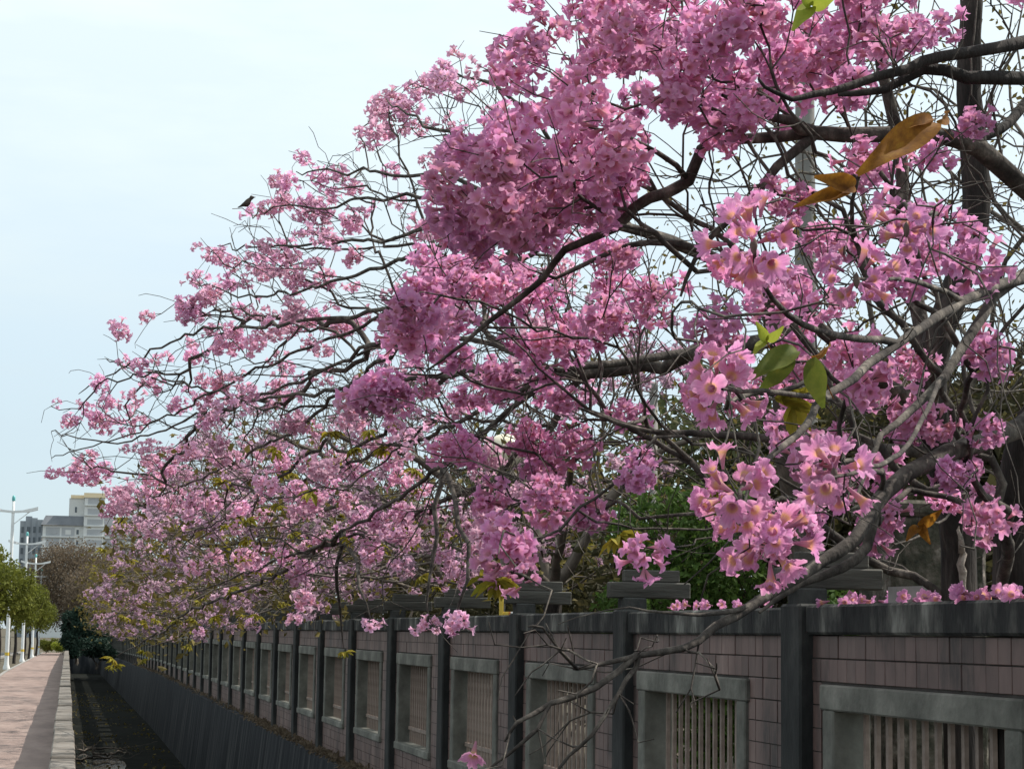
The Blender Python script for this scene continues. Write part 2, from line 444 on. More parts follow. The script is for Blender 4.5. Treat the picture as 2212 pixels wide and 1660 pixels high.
bar_me = Boxes().box(-0.010, 0.010, -0.015, 0.015, OZ0-0.01, OZ1+0.01).mesh('bar'); bar_me.materials.append(m_bar)
rail_me = Boxes().box(-0.014, 0.014, OY0-0.02, OY1+0.02, -0.018, 0.018).mesh('rail'); rail_me.materials.append(m_bar)
gb = Boxes()
NB = 13
BY = [OY0 + (i+0.7)*(OY1-OY0)/(NB+0.4) for i in range(NB)]
for yb in BY: gb.box(0.088, 0.112, yb-0.015, yb+0.015, OZ0-0.01, OZ1+0.01)
gb.box(0.086, 0.114, OY0-0.02, OY1+0.02, 0.62, 0.65)
grille_me = gb.mesh('grille'); grille_me.materials.append(m_bar)
tile_mes = []
for i in range(3):
    d = 0.006 + 0.002*i
    me = Boxes().box(-d, 0.001, -0.0555, 0.0555, -0.0528, 0.0528).mesh('tile', 0.0025); me.materials.append(m_tile); tile_mes.append(me)
pil_me = Boxes().box(-0.075, T+0.02, -HALF, HALF, -0.05, ZC1+0.012).mesh('pilaster', 0.012); pil_me.materials.append(m_concrete)
neck_me = Boxes().box(-0.06, 0.10, -0.07, 0.07, ZC1, 1.90).mesh('pilaster_neck', 0.01); neck_me.materials.append(m_concrete)
beam_me = Boxes().box(-0.14, 0.40, -0.055, 0.055, 1.895, 2.0).mesh('cross_beam', 0.008); beam_me.materials.append(m_beam)
beam2_me = Boxes().box(-0.04, 0.33, -0.045, 0.045, 2.0, 2.08).mesh('top_beam', 0.008); beam2_me.materials.append(m_beam)
cop_me = Boxes().box(-0.045, T+0.05, HALF+0.004, S-HALF-0.004, ZC0, ZC1).mesh('coping', 0.012); cop_me.materials.append(m_coping)
PITCH_Y = (S-2*HALF)/26.0
ROWS = 15
single = 0
stuffV = []; stuffF = []
for k in range(-2, NP):
    yk = k*S
    z = gz(Y0+yk)
    pz = wl('pilaster', pil_me, None, wall, 0, yk, z)
    if k < 30:
        link('neck', neck_me, None, pz); link('cross_beam', beam_me, None, pz); link('top_beam', beam2_me, None, pz)
    p = wl('wall_panel', pan_near if k < 13 else pan_far, None, wall, 0, yk, z)
    link('coping', cop_me, None, p, (rng.uniform(-0.006, 0.006), 0, rng.uniform(-0.004, 0.006)))
    f = wl('window_frame', frame_me, None, wall, 0, yk, z)
    link('sill', sill_me, None, f)
    if k < 10:
        for yb in BY: link('bar', bar_me, None, f, (0.10, yb, 0))
        link('rail', rail_me, None, f, (0.10, 0, 0.635))
    else:
        link('grille', grille_me, None, f)
    if k < 13:
        for r in range(ROWS-1, -1, -1):
            zc = 0.0556 + r*0.1112
            for c in range(26):
                yc = HALF + (c+0.5)*PITCH_Y
                if FY0-0.05 < yc < FY1+0.05 and FZ0+0.03 < zc < FZ1+0.05: continue
                yw = Y0+yk+yc
                px, py, _d = project(np.array([W, yw, zc]))
                # the tiles of the top rows in the two nearest bays show largest
                if -1 <= k <= 1 and r >= 12 and single < 230 and px < 2240:
                    t_ = link('tile', tile_mes[int(rng.integers(3))], None, p, (0, yc, zc), rot=(rng.uniform(-.006, .006), rng.uniform(-.01, .01), rng.uniform(-.01, .01)))
                    single += 1
                else:
                    d = 0.006+0.004*rng.random(); n = len(stuffV)
                    y0_, y1_, z0_, z1_ = yk+yc-PITCH_Y/2+0.003, yk+yc+PITCH_Y/2-0.003, zc-0.0528, zc+0.0528
                    stuffV += [(-d, y0_, z0_), (-d, y1_, z0_), (-d, y1_, z1_), (-d, y0_, z1_), (0.001, y0_, z0_), (0.001, y1_, z0_), (0.001, y1_, z1_), (0.001, y0_, z1_)]
                    stuffF += [(n, n+3, n+2, n+1), (n, n+1, n+5, n+4), (n+1, n+2, n+6, n+5), (n+2, n+3, n+7, n+6), (n+3, n, n+4, n+7)]
o = link('smaller_tiles', fast_mesh('smaller_tiles', stuffV, stuffF, False), m_tile, wall)
o['kind'] = 'stuff'

# ------------------------------------------------------------------ flowers
def flower_geom(seed, n_th, full, L=0.062, RM=0.034):
    """trumpet flower: narrow tube that flares into five ruffled lobes; axis +Z, base at origin"""
    g_ = np.random.default_rng(seed)
    if full == 0:   prof = [(0.0, .003), (.25, .005), (.50, .0075), (.70, .0105), (.80, .0145), (.88, .021), (.93, .028), (1.0, 1.0)]
    elif full == 1: prof = [(0.0, .003), (.50, .0075), (.76, .0125), (.90, .023), (1.0, 1.0)]
    else:           prof = [(0.0, .004), (.70, .012), (1.0, 1.0)]
    V = []; C = []
    ph = g_.uniform(0, 6.28, 6); am = g_.uniform(.5, 1.2, 6)
    tube = np.array([.55, .24, .42]); pink = np.array([.69, .285, .52]); yel = np.array([.70, .40, .07]); pale = np.array([.81, .45, .655])
    for i, (tz, rr) in enumerate(prof):
        for k in range(n_th):
            th = 2*math.pi*k/n_th
            lob = abs(math.cos(2.5*th))**0.55
            crk = am[3]*math.sin(17*th+ph[4])*.35+am[4]*math.sin(23*th+ph[5])*.25
            ruf = (crk if full == 0 else 0)+am[0]*math.sin(7*th+ph[0])*.5 + am[1]*math.sin(11*th+ph[1])*.4 + am[2]*math.sin(3*th+ph[2])*.5
            last = i == len(prof)-1
            if last:
                r = 1.15*RM*(.55+.45*lob) * (1+.08*ruf)
                z = L*(.955 + .05*lob) + .0085*ruf
                if am[5] > .8: z -= .012*lob
            else:
                r = rr*(1+.05*ruf*(i/len(prof)))
                if rr > .017: r *= (.86+.14*lob)*min(1, RM/.030)
                z = L*tz + (.002*ruf if rr > .017 else 0)
            V.append((r*math.cos(th), r*math.sin(th), z))
            vein = 1+.07*math.sin(20*th+ph[3])
            if last: c = (pale*(.55+.2*lob)+pink*(.45-.2*lob))*vein
            elif rr > .0205: c = pink*vein
            elif rr >= .0125: c = .86*pink+.14*yel
            elif rr > .0095: c = (.35*tube+.65*yel) if full < 2 else (.75*pink+.2*tube+.05*yel)
            elif rr > .006: c = .75*tube+.25*yel
            else: c = tube*.85+np.array([.05, .04, 0])
            C.append(c*g_.uniform(.94, 1.06))
    F = []
    for i in range(len(prof)-1):
        for k in range(n_th):
            F.append((i*n_th+k, i*n_th+(k+1) % n_th, (i+1)*n_th+(k+1) % n_th, (i+1)*n_th+k))
    return np.array(V), np.array(F), np.array(C)

def rot_to(d):
    q = Vector((0, 0, 1)).rotation_difference(Vector(d))
    return np.array(q.to_matrix())

def sphere_dirs(n, g_, jit=.35, low=-.75):
    out = []
    for i in range(n):
        z = 1 - (1-low)*(i+.5)/n
        a = i*2.39996 + g_.uniform(-jit, jit)
        z = min(1, max(-1, z+g_.uniform(-jit, jit)*.4)); s = math.sqrt(1-z*z)
        out.append((s*math.cos(a), s*math.sin(a), z))
    return out

def cluster_geom(seed, n_f, n_th, full, R0=.035, low=-.8):
    """a ball of flowers on short stalks (no stalks modelled at this distance)"""
    g_ = np.random.default_rng(seed)
    VV = []; FF = []; CC = []; off = 0
    squash = g_.uniform(.75, 1.0)
    for i, d in enumerate(sphere_dirs(n_f, g_, .5, low)):
        V, F, C = flower_geom(seed*100+i, n_th, full)
        a = g_.uniform(0, 6.28); ca, sa = math.cos(a), math.sin(a)
        V = V @ np.array([[ca, sa, 0], [-sa, ca, 0], [0, 0, 1]])
        d = np.array(d) + g_.normal(0, .18, 3) + np.array([0, 0, -.15]); d /= np.linalg.norm(d)
        s = g_.uniform(.8, 1.12)
        V = (V*s) @ rot_to(d).T + d*R0*g_.uniform(.2, 1.6) + g_.normal(0, .015, 3)*np.array([1.2, 1.2, .8])
        V[:, 2] *= squash
        VV.append(V); FF.append(F+off); CC.append(C*g_.uniform(.88, 1.1)); off += len(V)
    return np.concatenate(VV), np.concatenate(FF), np.concatenate(CC)

FLOWERS0 = []
for i in range(9):
    V, F, C = flower_geom(900+i, 60, 0, RM=[.034, .030, .035, .022, .032, .026, .034, .012, .033][i])
    me = fast_mesh('flower', V, F, True, C); me.materials.append(m_petal); FLOWERS0.append(me)
CL1 = []; CL1s = []; CL2 = []; CL2s = []
for i in range(7):
    V, F, C = cluster_geom(10+i, 15+i, 20, 1); me = fast_mesh('flower_cluster', V, F, True, C); me.materials.append(m_petal); CL1.append(me)
    V, F, C = cluster_geom(40+i, 5+i % 4, 20, 1, .02, -.2); me = fast_mesh('flower_cluster', V, F, True, C); me.materials.append(m_petal); CL1s.append(me)
    V, F, C = cluster_geom(70+i, 14+i % 4, 10, 2); me = fast_mesh('flower_cluster', V, F, True, C); me.materials.append(m_petal); CL2.append(me)
    V, F, C = cluster_geom(90+i, 5+i % 3, 10, 2, .02, -.2); me = fast_mesh('flower_cluster', V, F, True, C); me.materials.append(m_petal); CL2s.append(me)

def pale_copy(L, m=None):
    out = []
    for me in L:
        c = me.copy(); c.materials.clear(); c.materials.append(m or m_petal_pale); out.append(c)
    return out
CL1p, CL1sp, CL2p, CL2sp = pale_copy(CL1), pale_copy(CL1s), pale_copy(CL2, m_petal_dull), pale_copy(CL2s, m_petal_dull)

# ------------------------------------------------------------------ leaves
def leaflet_geom(n=6):
    V = []; F = []
    for i in range(n+1):
        t = i/n
        w = .5*math.sin(math.pi*min(1, t*.93+.035))**.8*(1-.25*t)
        z = -.30*t*t+.03*math.sin(9*t)
        V += [(t, 0, z), (t+.02*math.sin(13*t), w*.44, z+.30*w+.02*math.sin(11*t)), (t-.02*math.sin(10*t), -w*.44, z+.26*w-.02*math.sin(8*t))]
    for i in range(n):
        a = 3*i
        F += [(a, a+3, a+4, a+1), (a, a+2, a+5, a+3)]
    return np.array(V), np.array(F)
LV, LF = leaflet_geom(10)
def palmate_spray(seed, n_leaf):
    g_ = np.random.default_rng(seed); VV = []; FF = []; off = 0
    lv, lf = leaflet_geom(3)
    for j in range(n_leaf):
        az = g_.uniform(0, 6.28); base = g_.normal(0, .008, 3)
        for q in range(5):
            a = az + (q-2)*.62
            d = np.array([math.cos(a), math.sin(a), g_.uniform(-.6, .1)]); d /= np.linalg.norm(d)
            sx = np.cross([0, 0, 1], d); sx /= np.linalg.norm(sx); up = np.cross(d, sx)
            L = g_.uniform(.06, .10)*(1-.15*abs(q-2))
            V = base + (lv[:, :1]*d + lv[:, 1:2]*sx + lv[:, 2:]*up)*L
            VV.append(V); FF.append(lf+off); off += len(V)
    return fast_mesh('leaf_spray', np.concatenate(VV), np.concatenate(FF), False)
SPRAYS = []
for i in range(4):
    me = palmate_spray(300+i, 3+i % 2); me.materials.append(m_leaf_yel); SPRAYS.append(me)

def leaf_cloud(name, P, size, seed, mat, flat=.5):
    """thousands of leaf-sized faces: each a small rhombus folded along its midrib"""
    g_ = np.random.default_rng(seed)
    n = len(P)
    d = g_.normal(0, 1, (n, 3)); d[:, 2] -= .35; d /= np.linalg.norm(d, axis=1)[:, None]
    o = g_.normal(0, 1, (n, 3)); s = np.cross(d, o); s /= np.linalg.norm(s, axis=1)[:, None]
    u = np.cross(s, d)
    L = (size*g_.uniform(.6, 1.3, n))[:, None]
    V = np.empty((n, 4, 3))
    V[:, 0] = P; V[:, 1] = P+d*L*.5+s*L*.28+u*L*.1; V[:, 2] = P+d*L; V[:, 3] = P+d*L*.5-s*L*.28+u*L*.1
    i0 = np.arange(n)[:, None]*4
    F = np.concatenate([i0+np.array([0, 1, 2]), i0+np.array([0, 2, 3])])
    me = fast_mesh(name, V.reshape(-1, 3), F, False); me.materials.append(mat)
    return me

# ------------------------------------------------------------------ tree skeletons
def smooth_poly(pts, rad, step, g_, jit=.012):
    pts = [np.asarray(p, float) for p in pts]
    P = [pts[0]] + pts + [pts[-1]]
    out = []; rr = []
    for i in range(1, len(P)-2):
        a, b, c, d = P[i-1], P[i], P[i+1], P[i+2]
        n = max(2, int(np.linalg.norm(c-b)/step))
        for k in range(n):
            t = k/n
            q = .5*((2*b)+(c-a)*t+(2*a-5*b+4*c-d)*t*t+(3*b-a-3*c+d)*t**3)
            out.append(q + g_.normal(0, jit, 3)*step*2); rr.append(rad[i-1]+(rad[i]-rad[i-1])*t)
    out.append(pts[-1]); rr.append(rad[-1])
    return out, rr

class Skel:
    def __init__(s, seed):
        s.g = np.random.default_rng(seed)
        s.pos = np.zeros((60000, 3)); s.dir = np.zeros((60000, 3)); s.path = np.zeros(60000)
        s.par = []; s.rmin = []; s.n = 0; s.trunk = []
    def add(s, p, par, rmin=0.0, trunk=False):
        i = s.n; s.pos[i] = p; s.par.append(par); s.rmin.append(rmin); s.trunk.append(trunk)
        if par >= 0:
            d = p-s.pos[par]; L = np.linalg.norm(d)+1e-9; s.dir[i] = d/L; s.path[i] = s.path[par]+L
        else: s.dir[i] = (0, 0, 1)
        s.n += 1
        return i
    def poly(s, pts, rad, step=.12, trunk=False, jit=.012, attach=None):
        P, rr = smooth_poly(pts, rad, step, s.g, jit)
        last = -1
        if s.n:
            if attach is None:
                last = int(np.argmin(((s.pos[:s.n]-P[0])**2).sum(1)))
            else: last = attach
            if np.linalg.norm(s.pos[last]-P[0]) < 1e-3: P = P[1:]; rr = rr[1:]
        for p, r in zip(P, rr): last = s.add(p, last, r, trunk)
        return last
    def grow(s, A, bf=.35, seg=.16, wig=.06, droop=0.0, back=.35):
        A = np.asarray(A, float); n = len(A)
        if n == 0: return []
        best = np.full(n, 1e9); bp = np.zeros(n, int); done = np.zeros(n, bool)
        def relax(i):
            d = A-s.pos[i]; L = np.sqrt((d*d).sum(1))+1e-9
            c = (d@s.dir[i])/L
            cost = L*(1+back-back*c)+bf*s.path[i]
            m = (cost < best) & ~done
            best[m] = cost[m]; bp[m] = i
        for i in range(s.n): relax(i)
        ends = [0]*n
        for _ in range(n):
            j = int(np.argmin(np.where(done, 1e9, best)))
            done[j] = True
            p0 = s.pos[bp[j]].copy(); t0 = s.dir[bp[j]]; a = A[j]
            L = np.linalg.norm(a-p0)
            m = max(1, int(math.ceil(L/seg)))
            side = s.g.normal(0, 1, 3)
            ctrl = p0 + t0*L*.20 + (a-p0)*.36 + side*L*wig + np.array([0, 0, -droop*L])
            last = int(bp[j])
            for k in range(1, m+1):
                t = k/m
                q = (1-t)**2*p0+2*t*(1-t)*ctrl+t*t*a
                if k < m: q = q+s.g.normal(0, wig*.85, 3)*seg
                last = s.add(q, last); relax(last)
            ends[j] = last
        return ends
    def radii(s, tip=.0022, e=2.35):
        n = s.n; acc = np.zeros(n); r = np.zeros(n)
        for i in range(n-1, -1, -1):
            v = max(acc[i], tip**e)
            ri = max(v**(1/e), s.rmin[i]); r[i] = ri
            p = s.par[i]
            if p >= 0: acc[p] += min(v, (ri)**e)
        return r
    def meshes(s, base, tip=.0022, e=2.35, side_cap=12, min_limb=40):
        n = s.n; r = s.radii(tip, e); par = s.par
        child = [[] for _ in range(n)]
        for i in range(1, n):
            if par[i] >= 0: child[par[i]].append(i)
        limb = np.zeros(n, int); nl = 0
        size = np.ones(n, int)
        for i in range(n-1, 0, -1): size[par[i]] += size[i]
        for i in range(1, n):
            p = par[i]
            if s.trunk[i]: limb[i] = 0
            elif limb[p] == 0 and size[i] >= min_limb: nl += 1; limb[i] = nl
            else: limb[i] = limb[p]
        data = {}
        stack = [(0, -1)]
        while stack:
            st, fr = stack.pop()
            ch = [st]; cur = st
            while True:
                cs = child[cur]
                if not cs: break
                same = [c for c in cs if limb[c] == limb[cur]]
                if not same:
                    for c in cs: stack.append((c, cur))
                    break
                mx = max(same, key=lambda c: (s.trunk[c], r[c]))
                for c in cs:
                    if c != mx: stack.append((c, cur))
                ch.append(mx); cur = mx
            ids = ch if fr < 0 else [fr]+ch
            if len(ids) < 2: continue
            P = s.pos[ids]; rad = r[ids].copy()
            if fr >= 0: rad[0] = min(rad[0], rad[1]*1.25)
            if not child[ids[-1]]: rad[-1] *= .75
            rm = rad.max()
            ns = 12 if rm > .035 else 8 if rm > .014 else 6 if rm > .006 else 4
            ns = min(ns, side_cap)
            Tn = np.gradient(P, axis=0); Tn /= np.linalg.norm(Tn, axis=1)[:, None]+1e-9
            mt = np.abs(Tn).mean(0); ref = np.zeros(3); ref[int(np.argmin(mt))] = 1
            A1 = np.cross(Tn, ref); A1 /= np.linalg.norm(A1, axis=1)[:, None]+1e-9
            B1 = np.cross(Tn, A1)
            th = np.arange(ns)*2*math.pi/ns
            V = P[:, None]+rad[:, None, None]*(A1[:, None]*np.cos(th)[None, :, None]+B1[:, None]*np.sin(th)[None, :, None])
            if rm > .03: V += s.g.normal(0, .05, V.shape)*rad[:, None, None]
            m = len(ids)
            i0 = (np.arange(m-1)*ns)[:, None]+np.arange(ns)[None]
            i1 = (np.arange(m-1)*ns)[:, None]+((np.arange(ns)+1) % ns)[None]
            F = np.stack([i0, i1, i1+ns, i0+ns], -1).reshape(-1, 4)
            D = data.setdefault(int(limb[ch[0]]), [[], [], 0])
            D[0].append(V.reshape(-1, 3)-base); D[1].append(F+D[2]); D[2] += m*ns
        return data

def finish_tree(sk, base, name, label, cat, group, tip, barks, side_cap=12, min_limb=40):
    root = empty(name, tuple(base)); tag(root, label, cat, group)
    for k, (V, F, _n) in sk.meshes(base, tip, side_cap=side_cap, min_limb=min_limb).items():
        nm = 'trunk' if k == 0 else 'limb'
        link(nm, fast_mesh(nm, np.concatenate(V), np.concatenate(F)), barks[0] if k == 0 else barks[1], root)
    return root

def rand_rot(g_, up=None):
    return (g_.uniform(-.5, .5), g_.uniform(-.5, .5), g_.uniform(0, 6.28))

def put_clusters(root, base, pts, big, small, g_, scale=(.85, 1.2), p_small=.3):
    for p in pts:
        sm = g_.random() < p_small
        me = (small if sm else big)[int(g_.integers(7))]
        s_ = g_.uniform(*scale)
        link('flower_cluster', me, None, root, tuple(np.asarray(p)-base+(0, 0, -.02)), rand_rot(g_), (s_, s_, s_*g_.uniform(.85, 1.05)))

def put_sprays(root, base, pts, g_):
    for p in pts:
        s_ = g_.uniform(.8, 1.4)
        link('leaf_spray', SPRAYS[int(g_.integers(4))], None, root, tuple(np.asarray(p)-base), rand_rot(g_), (s_,)*3)

def satellites(P, n, r, g_):
    out = []
    for p in P:
        for _ in range(n):
            d = g_.normal(0, 1, 3); d /= np.linalg.norm(d); out.append(p+d*g_.uniform(.3, 1)*r)
    return np.array(out).reshape(-1, 3)

def poly_points(poly, n, d0, d1, g_, clump=0, cr=60):
    xs = [p[0] for p in poly]; ys = [p[1] for p in poly]
    out = []
    cen = None
    if clump:
        cen = []
        while len(cen) < clump:
            x, y = g_.uniform(min(xs), max(xs)), g_.uniform(min(ys), max(ys))
            if in_poly(x, y, poly): cen.append((x, y, g_.uniform(d0, d1)))
    while len(out) < n:
        if clump:
            cx, cy, cd = cen[int(g_.integers(clump))]
            x, y, d = cx+g_.normal(0, cr), cy+g_.normal(0, cr*.7), cd+g_.normal(0, .35)
        else: x, y, d = g_.uniform(min(xs), max(xs)), g_.uniform(min(ys), max(ys)), g_.uniform(d0, d1)
        if in_poly(x, y, poly): out.append(at(x, y, max(2.6, d)))
    return np.array(out)

# ================================================================== nearest tree (trunk at the picture's right edge)
g0 = np.random.default_rng(101)
base = at(2196, 1300, 8.35); base[2] = 0
sk = Skel(1)
sk.poly([base, at(2193, 1290, 8.35), at(2198, 1060, 8.3), at(2225, 930, 8.25), at(2300, 820, 8.15), at(2380, 560, 8.0), at(2420, 250, 7.9), at(2450, -40, 7.7), at(2440, -320, 7.6)],
        [.10, .095, .085, .08, .07, .06, .052, .045, .03], .15, trunk=True)
J = lambda pts: [at(*p) for p in pts]
# L1: the thick limb that sags across the wall
sk.poly(J([(2290, 840, 8.15), (2207, 922, 7.9), (2092, 962, 7.6), (2009, 995, 7.4), (1910, 1058, 7.2), (1850, 1163, 6.9), (1778, 1207, 6.8), (1716, 1248, 6.65), (1631, 1299, 6.5), (1546, 1354, 6.3), (1478, 1398, 6.15), (1379, 1415, 6.0), (1274, 1439, 5.9), (1240, 1442, 5.85)]),
        [.05, .042, .034, .031, .028, .024, .021, .019, .0165, .0135, .0115, .009, .006, .004])
sk.poly(J([(1379, 1415, 6.0), (1281, 1482, 5.9), (1189, 1520, 5.8), (1120, 1560, 5.7), (1090, 1600, 5.7)]), [.010, .009, .008, .006, .004])
sk.poly(J([(1370, 1440, 6.0), (1332, 1497, 5.9), (1281, 1582, 5.8), (1229, 1632, 5.8), (1190, 1680, 5.75)]), [.008, .007, .006, .005, .004])
sk.poly(J([(1189, 1520, 5.8), (1161, 1568, 5.7), (1100, 1622, 5.7), (1056, 1660, 5.7)]), [.006, .006, .005, .004])
sk.poly(J([(1900, 1075, 7.2), (1872, 1180, 7.15), (1818, 1226, 7.1), (1727, 1258, 7.0), (1640, 1322, 6.9)]), [.022, .020, .018, .013, .006])
sk.poly(J([(1631, 1299, 6.5), (1560, 1320, 6.3), (1450, 1322, 6.1), (1360, 1310, 6.0)]), [.010, .008, .005, .003])
sk.poly(J([(1246, 1442, 5.85), (1170, 1356, 5.7), (1140, 1352, 5.7)]), [.005, .004, .003])
# L2 and L3: limbs sweeping down from the right
sk.poly(J([(2385, 520, 7.9), (2290, 560, 7.2), (2211, 594, 6.7), (2149, 640, 6.4), (2094, 725, 6.2), (2040, 812, 6.05), (1942, 914, 5.8), (1905, 937, 5.7), (1871, 1019, 5.6), (1840, 1090, 5.5)]),
        [.030, .024, .020, .018, .0155, .014, .011, .009, .006, .0035])
sk.poly(J([(2211, 598, 6.6), (2083, 649, 6.0), (1938, 740, 5.4), (1786, 856, 4.8), (1757, 892, 4.7), (1720, 939, 4.55), (1641, 1001, 4.3), (1600, 1060, 4.1), (1610, 1110, 4.0)]),
        [.018, .015, .0125, .010, .0095, .008, .006, .0045, .0035])
sk.poly(J([(1938, 740, 5.4), (1860, 732, 5.1), (1771, 714, 4.8), (1699, 678, 4.6), (1644, 605, 4.4), (1630, 540, 4.3)]), [.011, .010, .008, .007, .005, .004])
sk.poly(J([(2083, 649, 6.0), (1990, 610, 5.5), (1900, 600, 5.1), (1850, 600, 4.9)]), [.009, .007, .005, .004])
sk.poly(J([(1786, 856, 4.8), (1700, 850, 4.5), (1600, 845, 4.3), (1560, 840, 4.2)]), [.007, .006, .005, .004])
sk.poly(J([(2040, 812, 6.05), (1960, 960, 5.3), (1880, 1010, 4.7), (1800, 1030, 4.4)]), [.008, .007, .006, .004])
# L4, L5 upper limbs
sk.poly(J([(2430, 130, 7.8), (2300, 80, 7.3), (2208, 90, 7.0), (2035, 119, 6.8), (1959, 146, 6.7), (1843, 186, 6.6), (1760, 199, 6.5), (1710, 216, 6.45), (1650, 186, 6.4), (1640, 159, 6.4)]),
        [.028, .026, .023, .019, .017, .014, .011, .009, .006, .004])
sk.poly(J([(2425, 220, 7.85), (2300, 185, 7.3), (2208, 169, 7.0), (2092, 163, 6.9), (1995, 149, 6.85), (1909, 196, 6.8), (1810, 204, 6.8)]),
        [.03, .027, .024, .022, .020, .014, .009])
# L6 the big dark limb and what it carries to the left
sk.poly(J([(2390, 500, 8.0), (2300, 470, 8.0), (2208, 397, 7.9), (2108, 318, 7.8), (2025, 290, 7.8), (1909, 289, 7.7), (1760, 285, 7.7), (1710, 262, 7.6), (1637, 242, 7.6), (1560, 205, 7.5)]),
        [.05, .046, .040, .036, .033, .031, .029, .02, .015, .008])
sk.poly(J([(1760, 290, 7.7), (1677, 358, 7.6), (1634, 418, 7.6), (1580, 470, 7.5), (1500, 560, 7.5), (1470, 640, 7.5)]), [.02, .018, .015, .012, .009, .006])
sk.poly(J([(1740, 286, 7.7), (1640, 300, 7.8), (1554, 305, 7.9), (1519, 318, 7.9), (1486, 389, 8.0), (1437, 416, 8.0), (1371, 445, 8.0), (1331, 488, 8.0), (1222, 541, 8.1), (1172, 602, 8.1), (1079, 678, 8.2), (1030, 717, 8.2), (980, 760, 8.2), (920, 800, 8.3)]),
        [.024, .022, .020, .022, .024, .023, .022, .019, .015, .013, .011, .009, .007, .004])
sk.poly(J([(1331, 488, 8.0), (1300, 420, 7.9), (1260, 380, 7.8), (1180, 350, 7.7)]), [.012, .01, .008, .004])
sk.poly(J([(1486, 389, 8.0), (1420, 330, 7.8), (1340, 290, 7.7), (1250, 270, 7.6)]), [.012, .01, .008, .004])
# attractors
near = {'A': (1615, 1120, 4.05), 'B': (1802, 1025, 4.5), 'C': (1553, 838, 4.3), 'D': (1628, 530, 4.25), 'E': (1850, 605, 4.8), 'F': (1958, 495, 5.0)}
cl = [(1905, 440, 6.5, 1), (2110, 560, 6.2, 1), (2085, 490, 6.6, 1), (1840, 745, 6.8, 1), (2130, 755, 7.0, 1), (2050, 1012, 7.3, 1), (1915, 1100, 7.5, 1), (2150, 1105, 7.6, 1), (2120, 1060, 8.0, 0), (1660, 640, 6.2, 1), (1540, 690, 6.4, 1), (1790, 645, 6.5, 1), (1875, 815, 6.4, 1), (2130, 735, 7.4, 1), (2025, 912, 7.4, 0),
      (2130, 915, 7.4, 0), (1690, 950, 7.4, 1), (1690, 905, 7.6, 1), (1760, 780, 7.0, 1), (1700, 600, 6.8, 1), (1680, 400, 7.4, 1), (1720, 430, 7.5, 1), (1860, 325, 7.0, 1), (2020, 325, 7.2, 1), (2100, 255, 7.0, 1), (2030, 40, 6.5, 1), (1980, 60, 6.8, 1), (1900, 60, 6.8, 1),
      (1385, 1180, 6.6, 1), (1100, 1150, 6.6, 1), (1090, 1195, 6.6, 1), (1132, 1238, 6.4, 1), (1373, 1014, 6.6, 1), (1378, 985, 6.8, 1), (2090, 1000, 7.6, 1), (1890, 1140, 7.6, 0), (1760, 990, 6.6, 1), (1950, 590, 6.5, 1), (2040, 470, 6.3, 1), (1960, 880, 7.4, 0)]
cl_pts = np.array([at(a, b, c) for a, b, c, _ in cl])
near_pts = np.array([at(*v) for v in near.values()])
mass = [(1100, -120), (1060, 55), (1076, 115), (1066, 185), (1026, 237), (970, 315), (932, 356), (936, 428), (915, 500), (1010, 505), (1180, 452), (1330, 420), (1420, 250), (1560, 285), (1700, 230), (1850, 195), (2000, 80), (2230, 40), (2300, -120)]
massA = poly_points(mass, 120, 6.9, 8.6, g0)
mass_lo = [(1290, 260), (1180, 330), (1000, 420), (930, 480), (1000, 530), (1180, 480), (1300, 440), (1395, 400), (1400, 250)]
massB = poly_points(mass_lo, 26, 7.2, 8.4, g0)
sk.grow(near_pts, bf=.1, seg=.1, wig=.08)
cl_all = np.concatenate([cl_pts, massA, massB])
right = [(1440, 430), (2230, 380), (2260, 1240), (1950, 1180), (1700, 1220), (1480, 1290), (1420, 900)]
tw = np.concatenate([satellites(cl_all, 2, .28, g0), satellites(near_pts, 3, .22, g0), poly_points(right, 170, 4.6, 8.2, g0),
                     poly_points([(1500, 150), (2260, 30), (2260, 480), (1480, 520)], 90, 6.2, 8.2, g0),
                     poly_points([(1050, 1330), (1600, 1380), (1560, 1500), (1350, 1640), (1000, 1670)], 60, 5.5, 6.2, g0)])
sk.grow(np.concatenate([cl_all, tw]), bf=.35, seg=.10, wig=.13, back=.5)
T0 = finish_tree(sk, base, 'trumpet_tree', 'large pink trumpet tree whose sagging limbs hang over the wall with the biggest blossoms', 'tree', None, .0021, (m_bark_dark, m_limb))
put_clusters(T0, base, cl_pts, CL1, CL1s, g0, (.72, .98), .15)
put_clusters(T0, base, np.concatenate([massA, massB]), CL1, CL1s, g0, (.85, 1.15), .08)
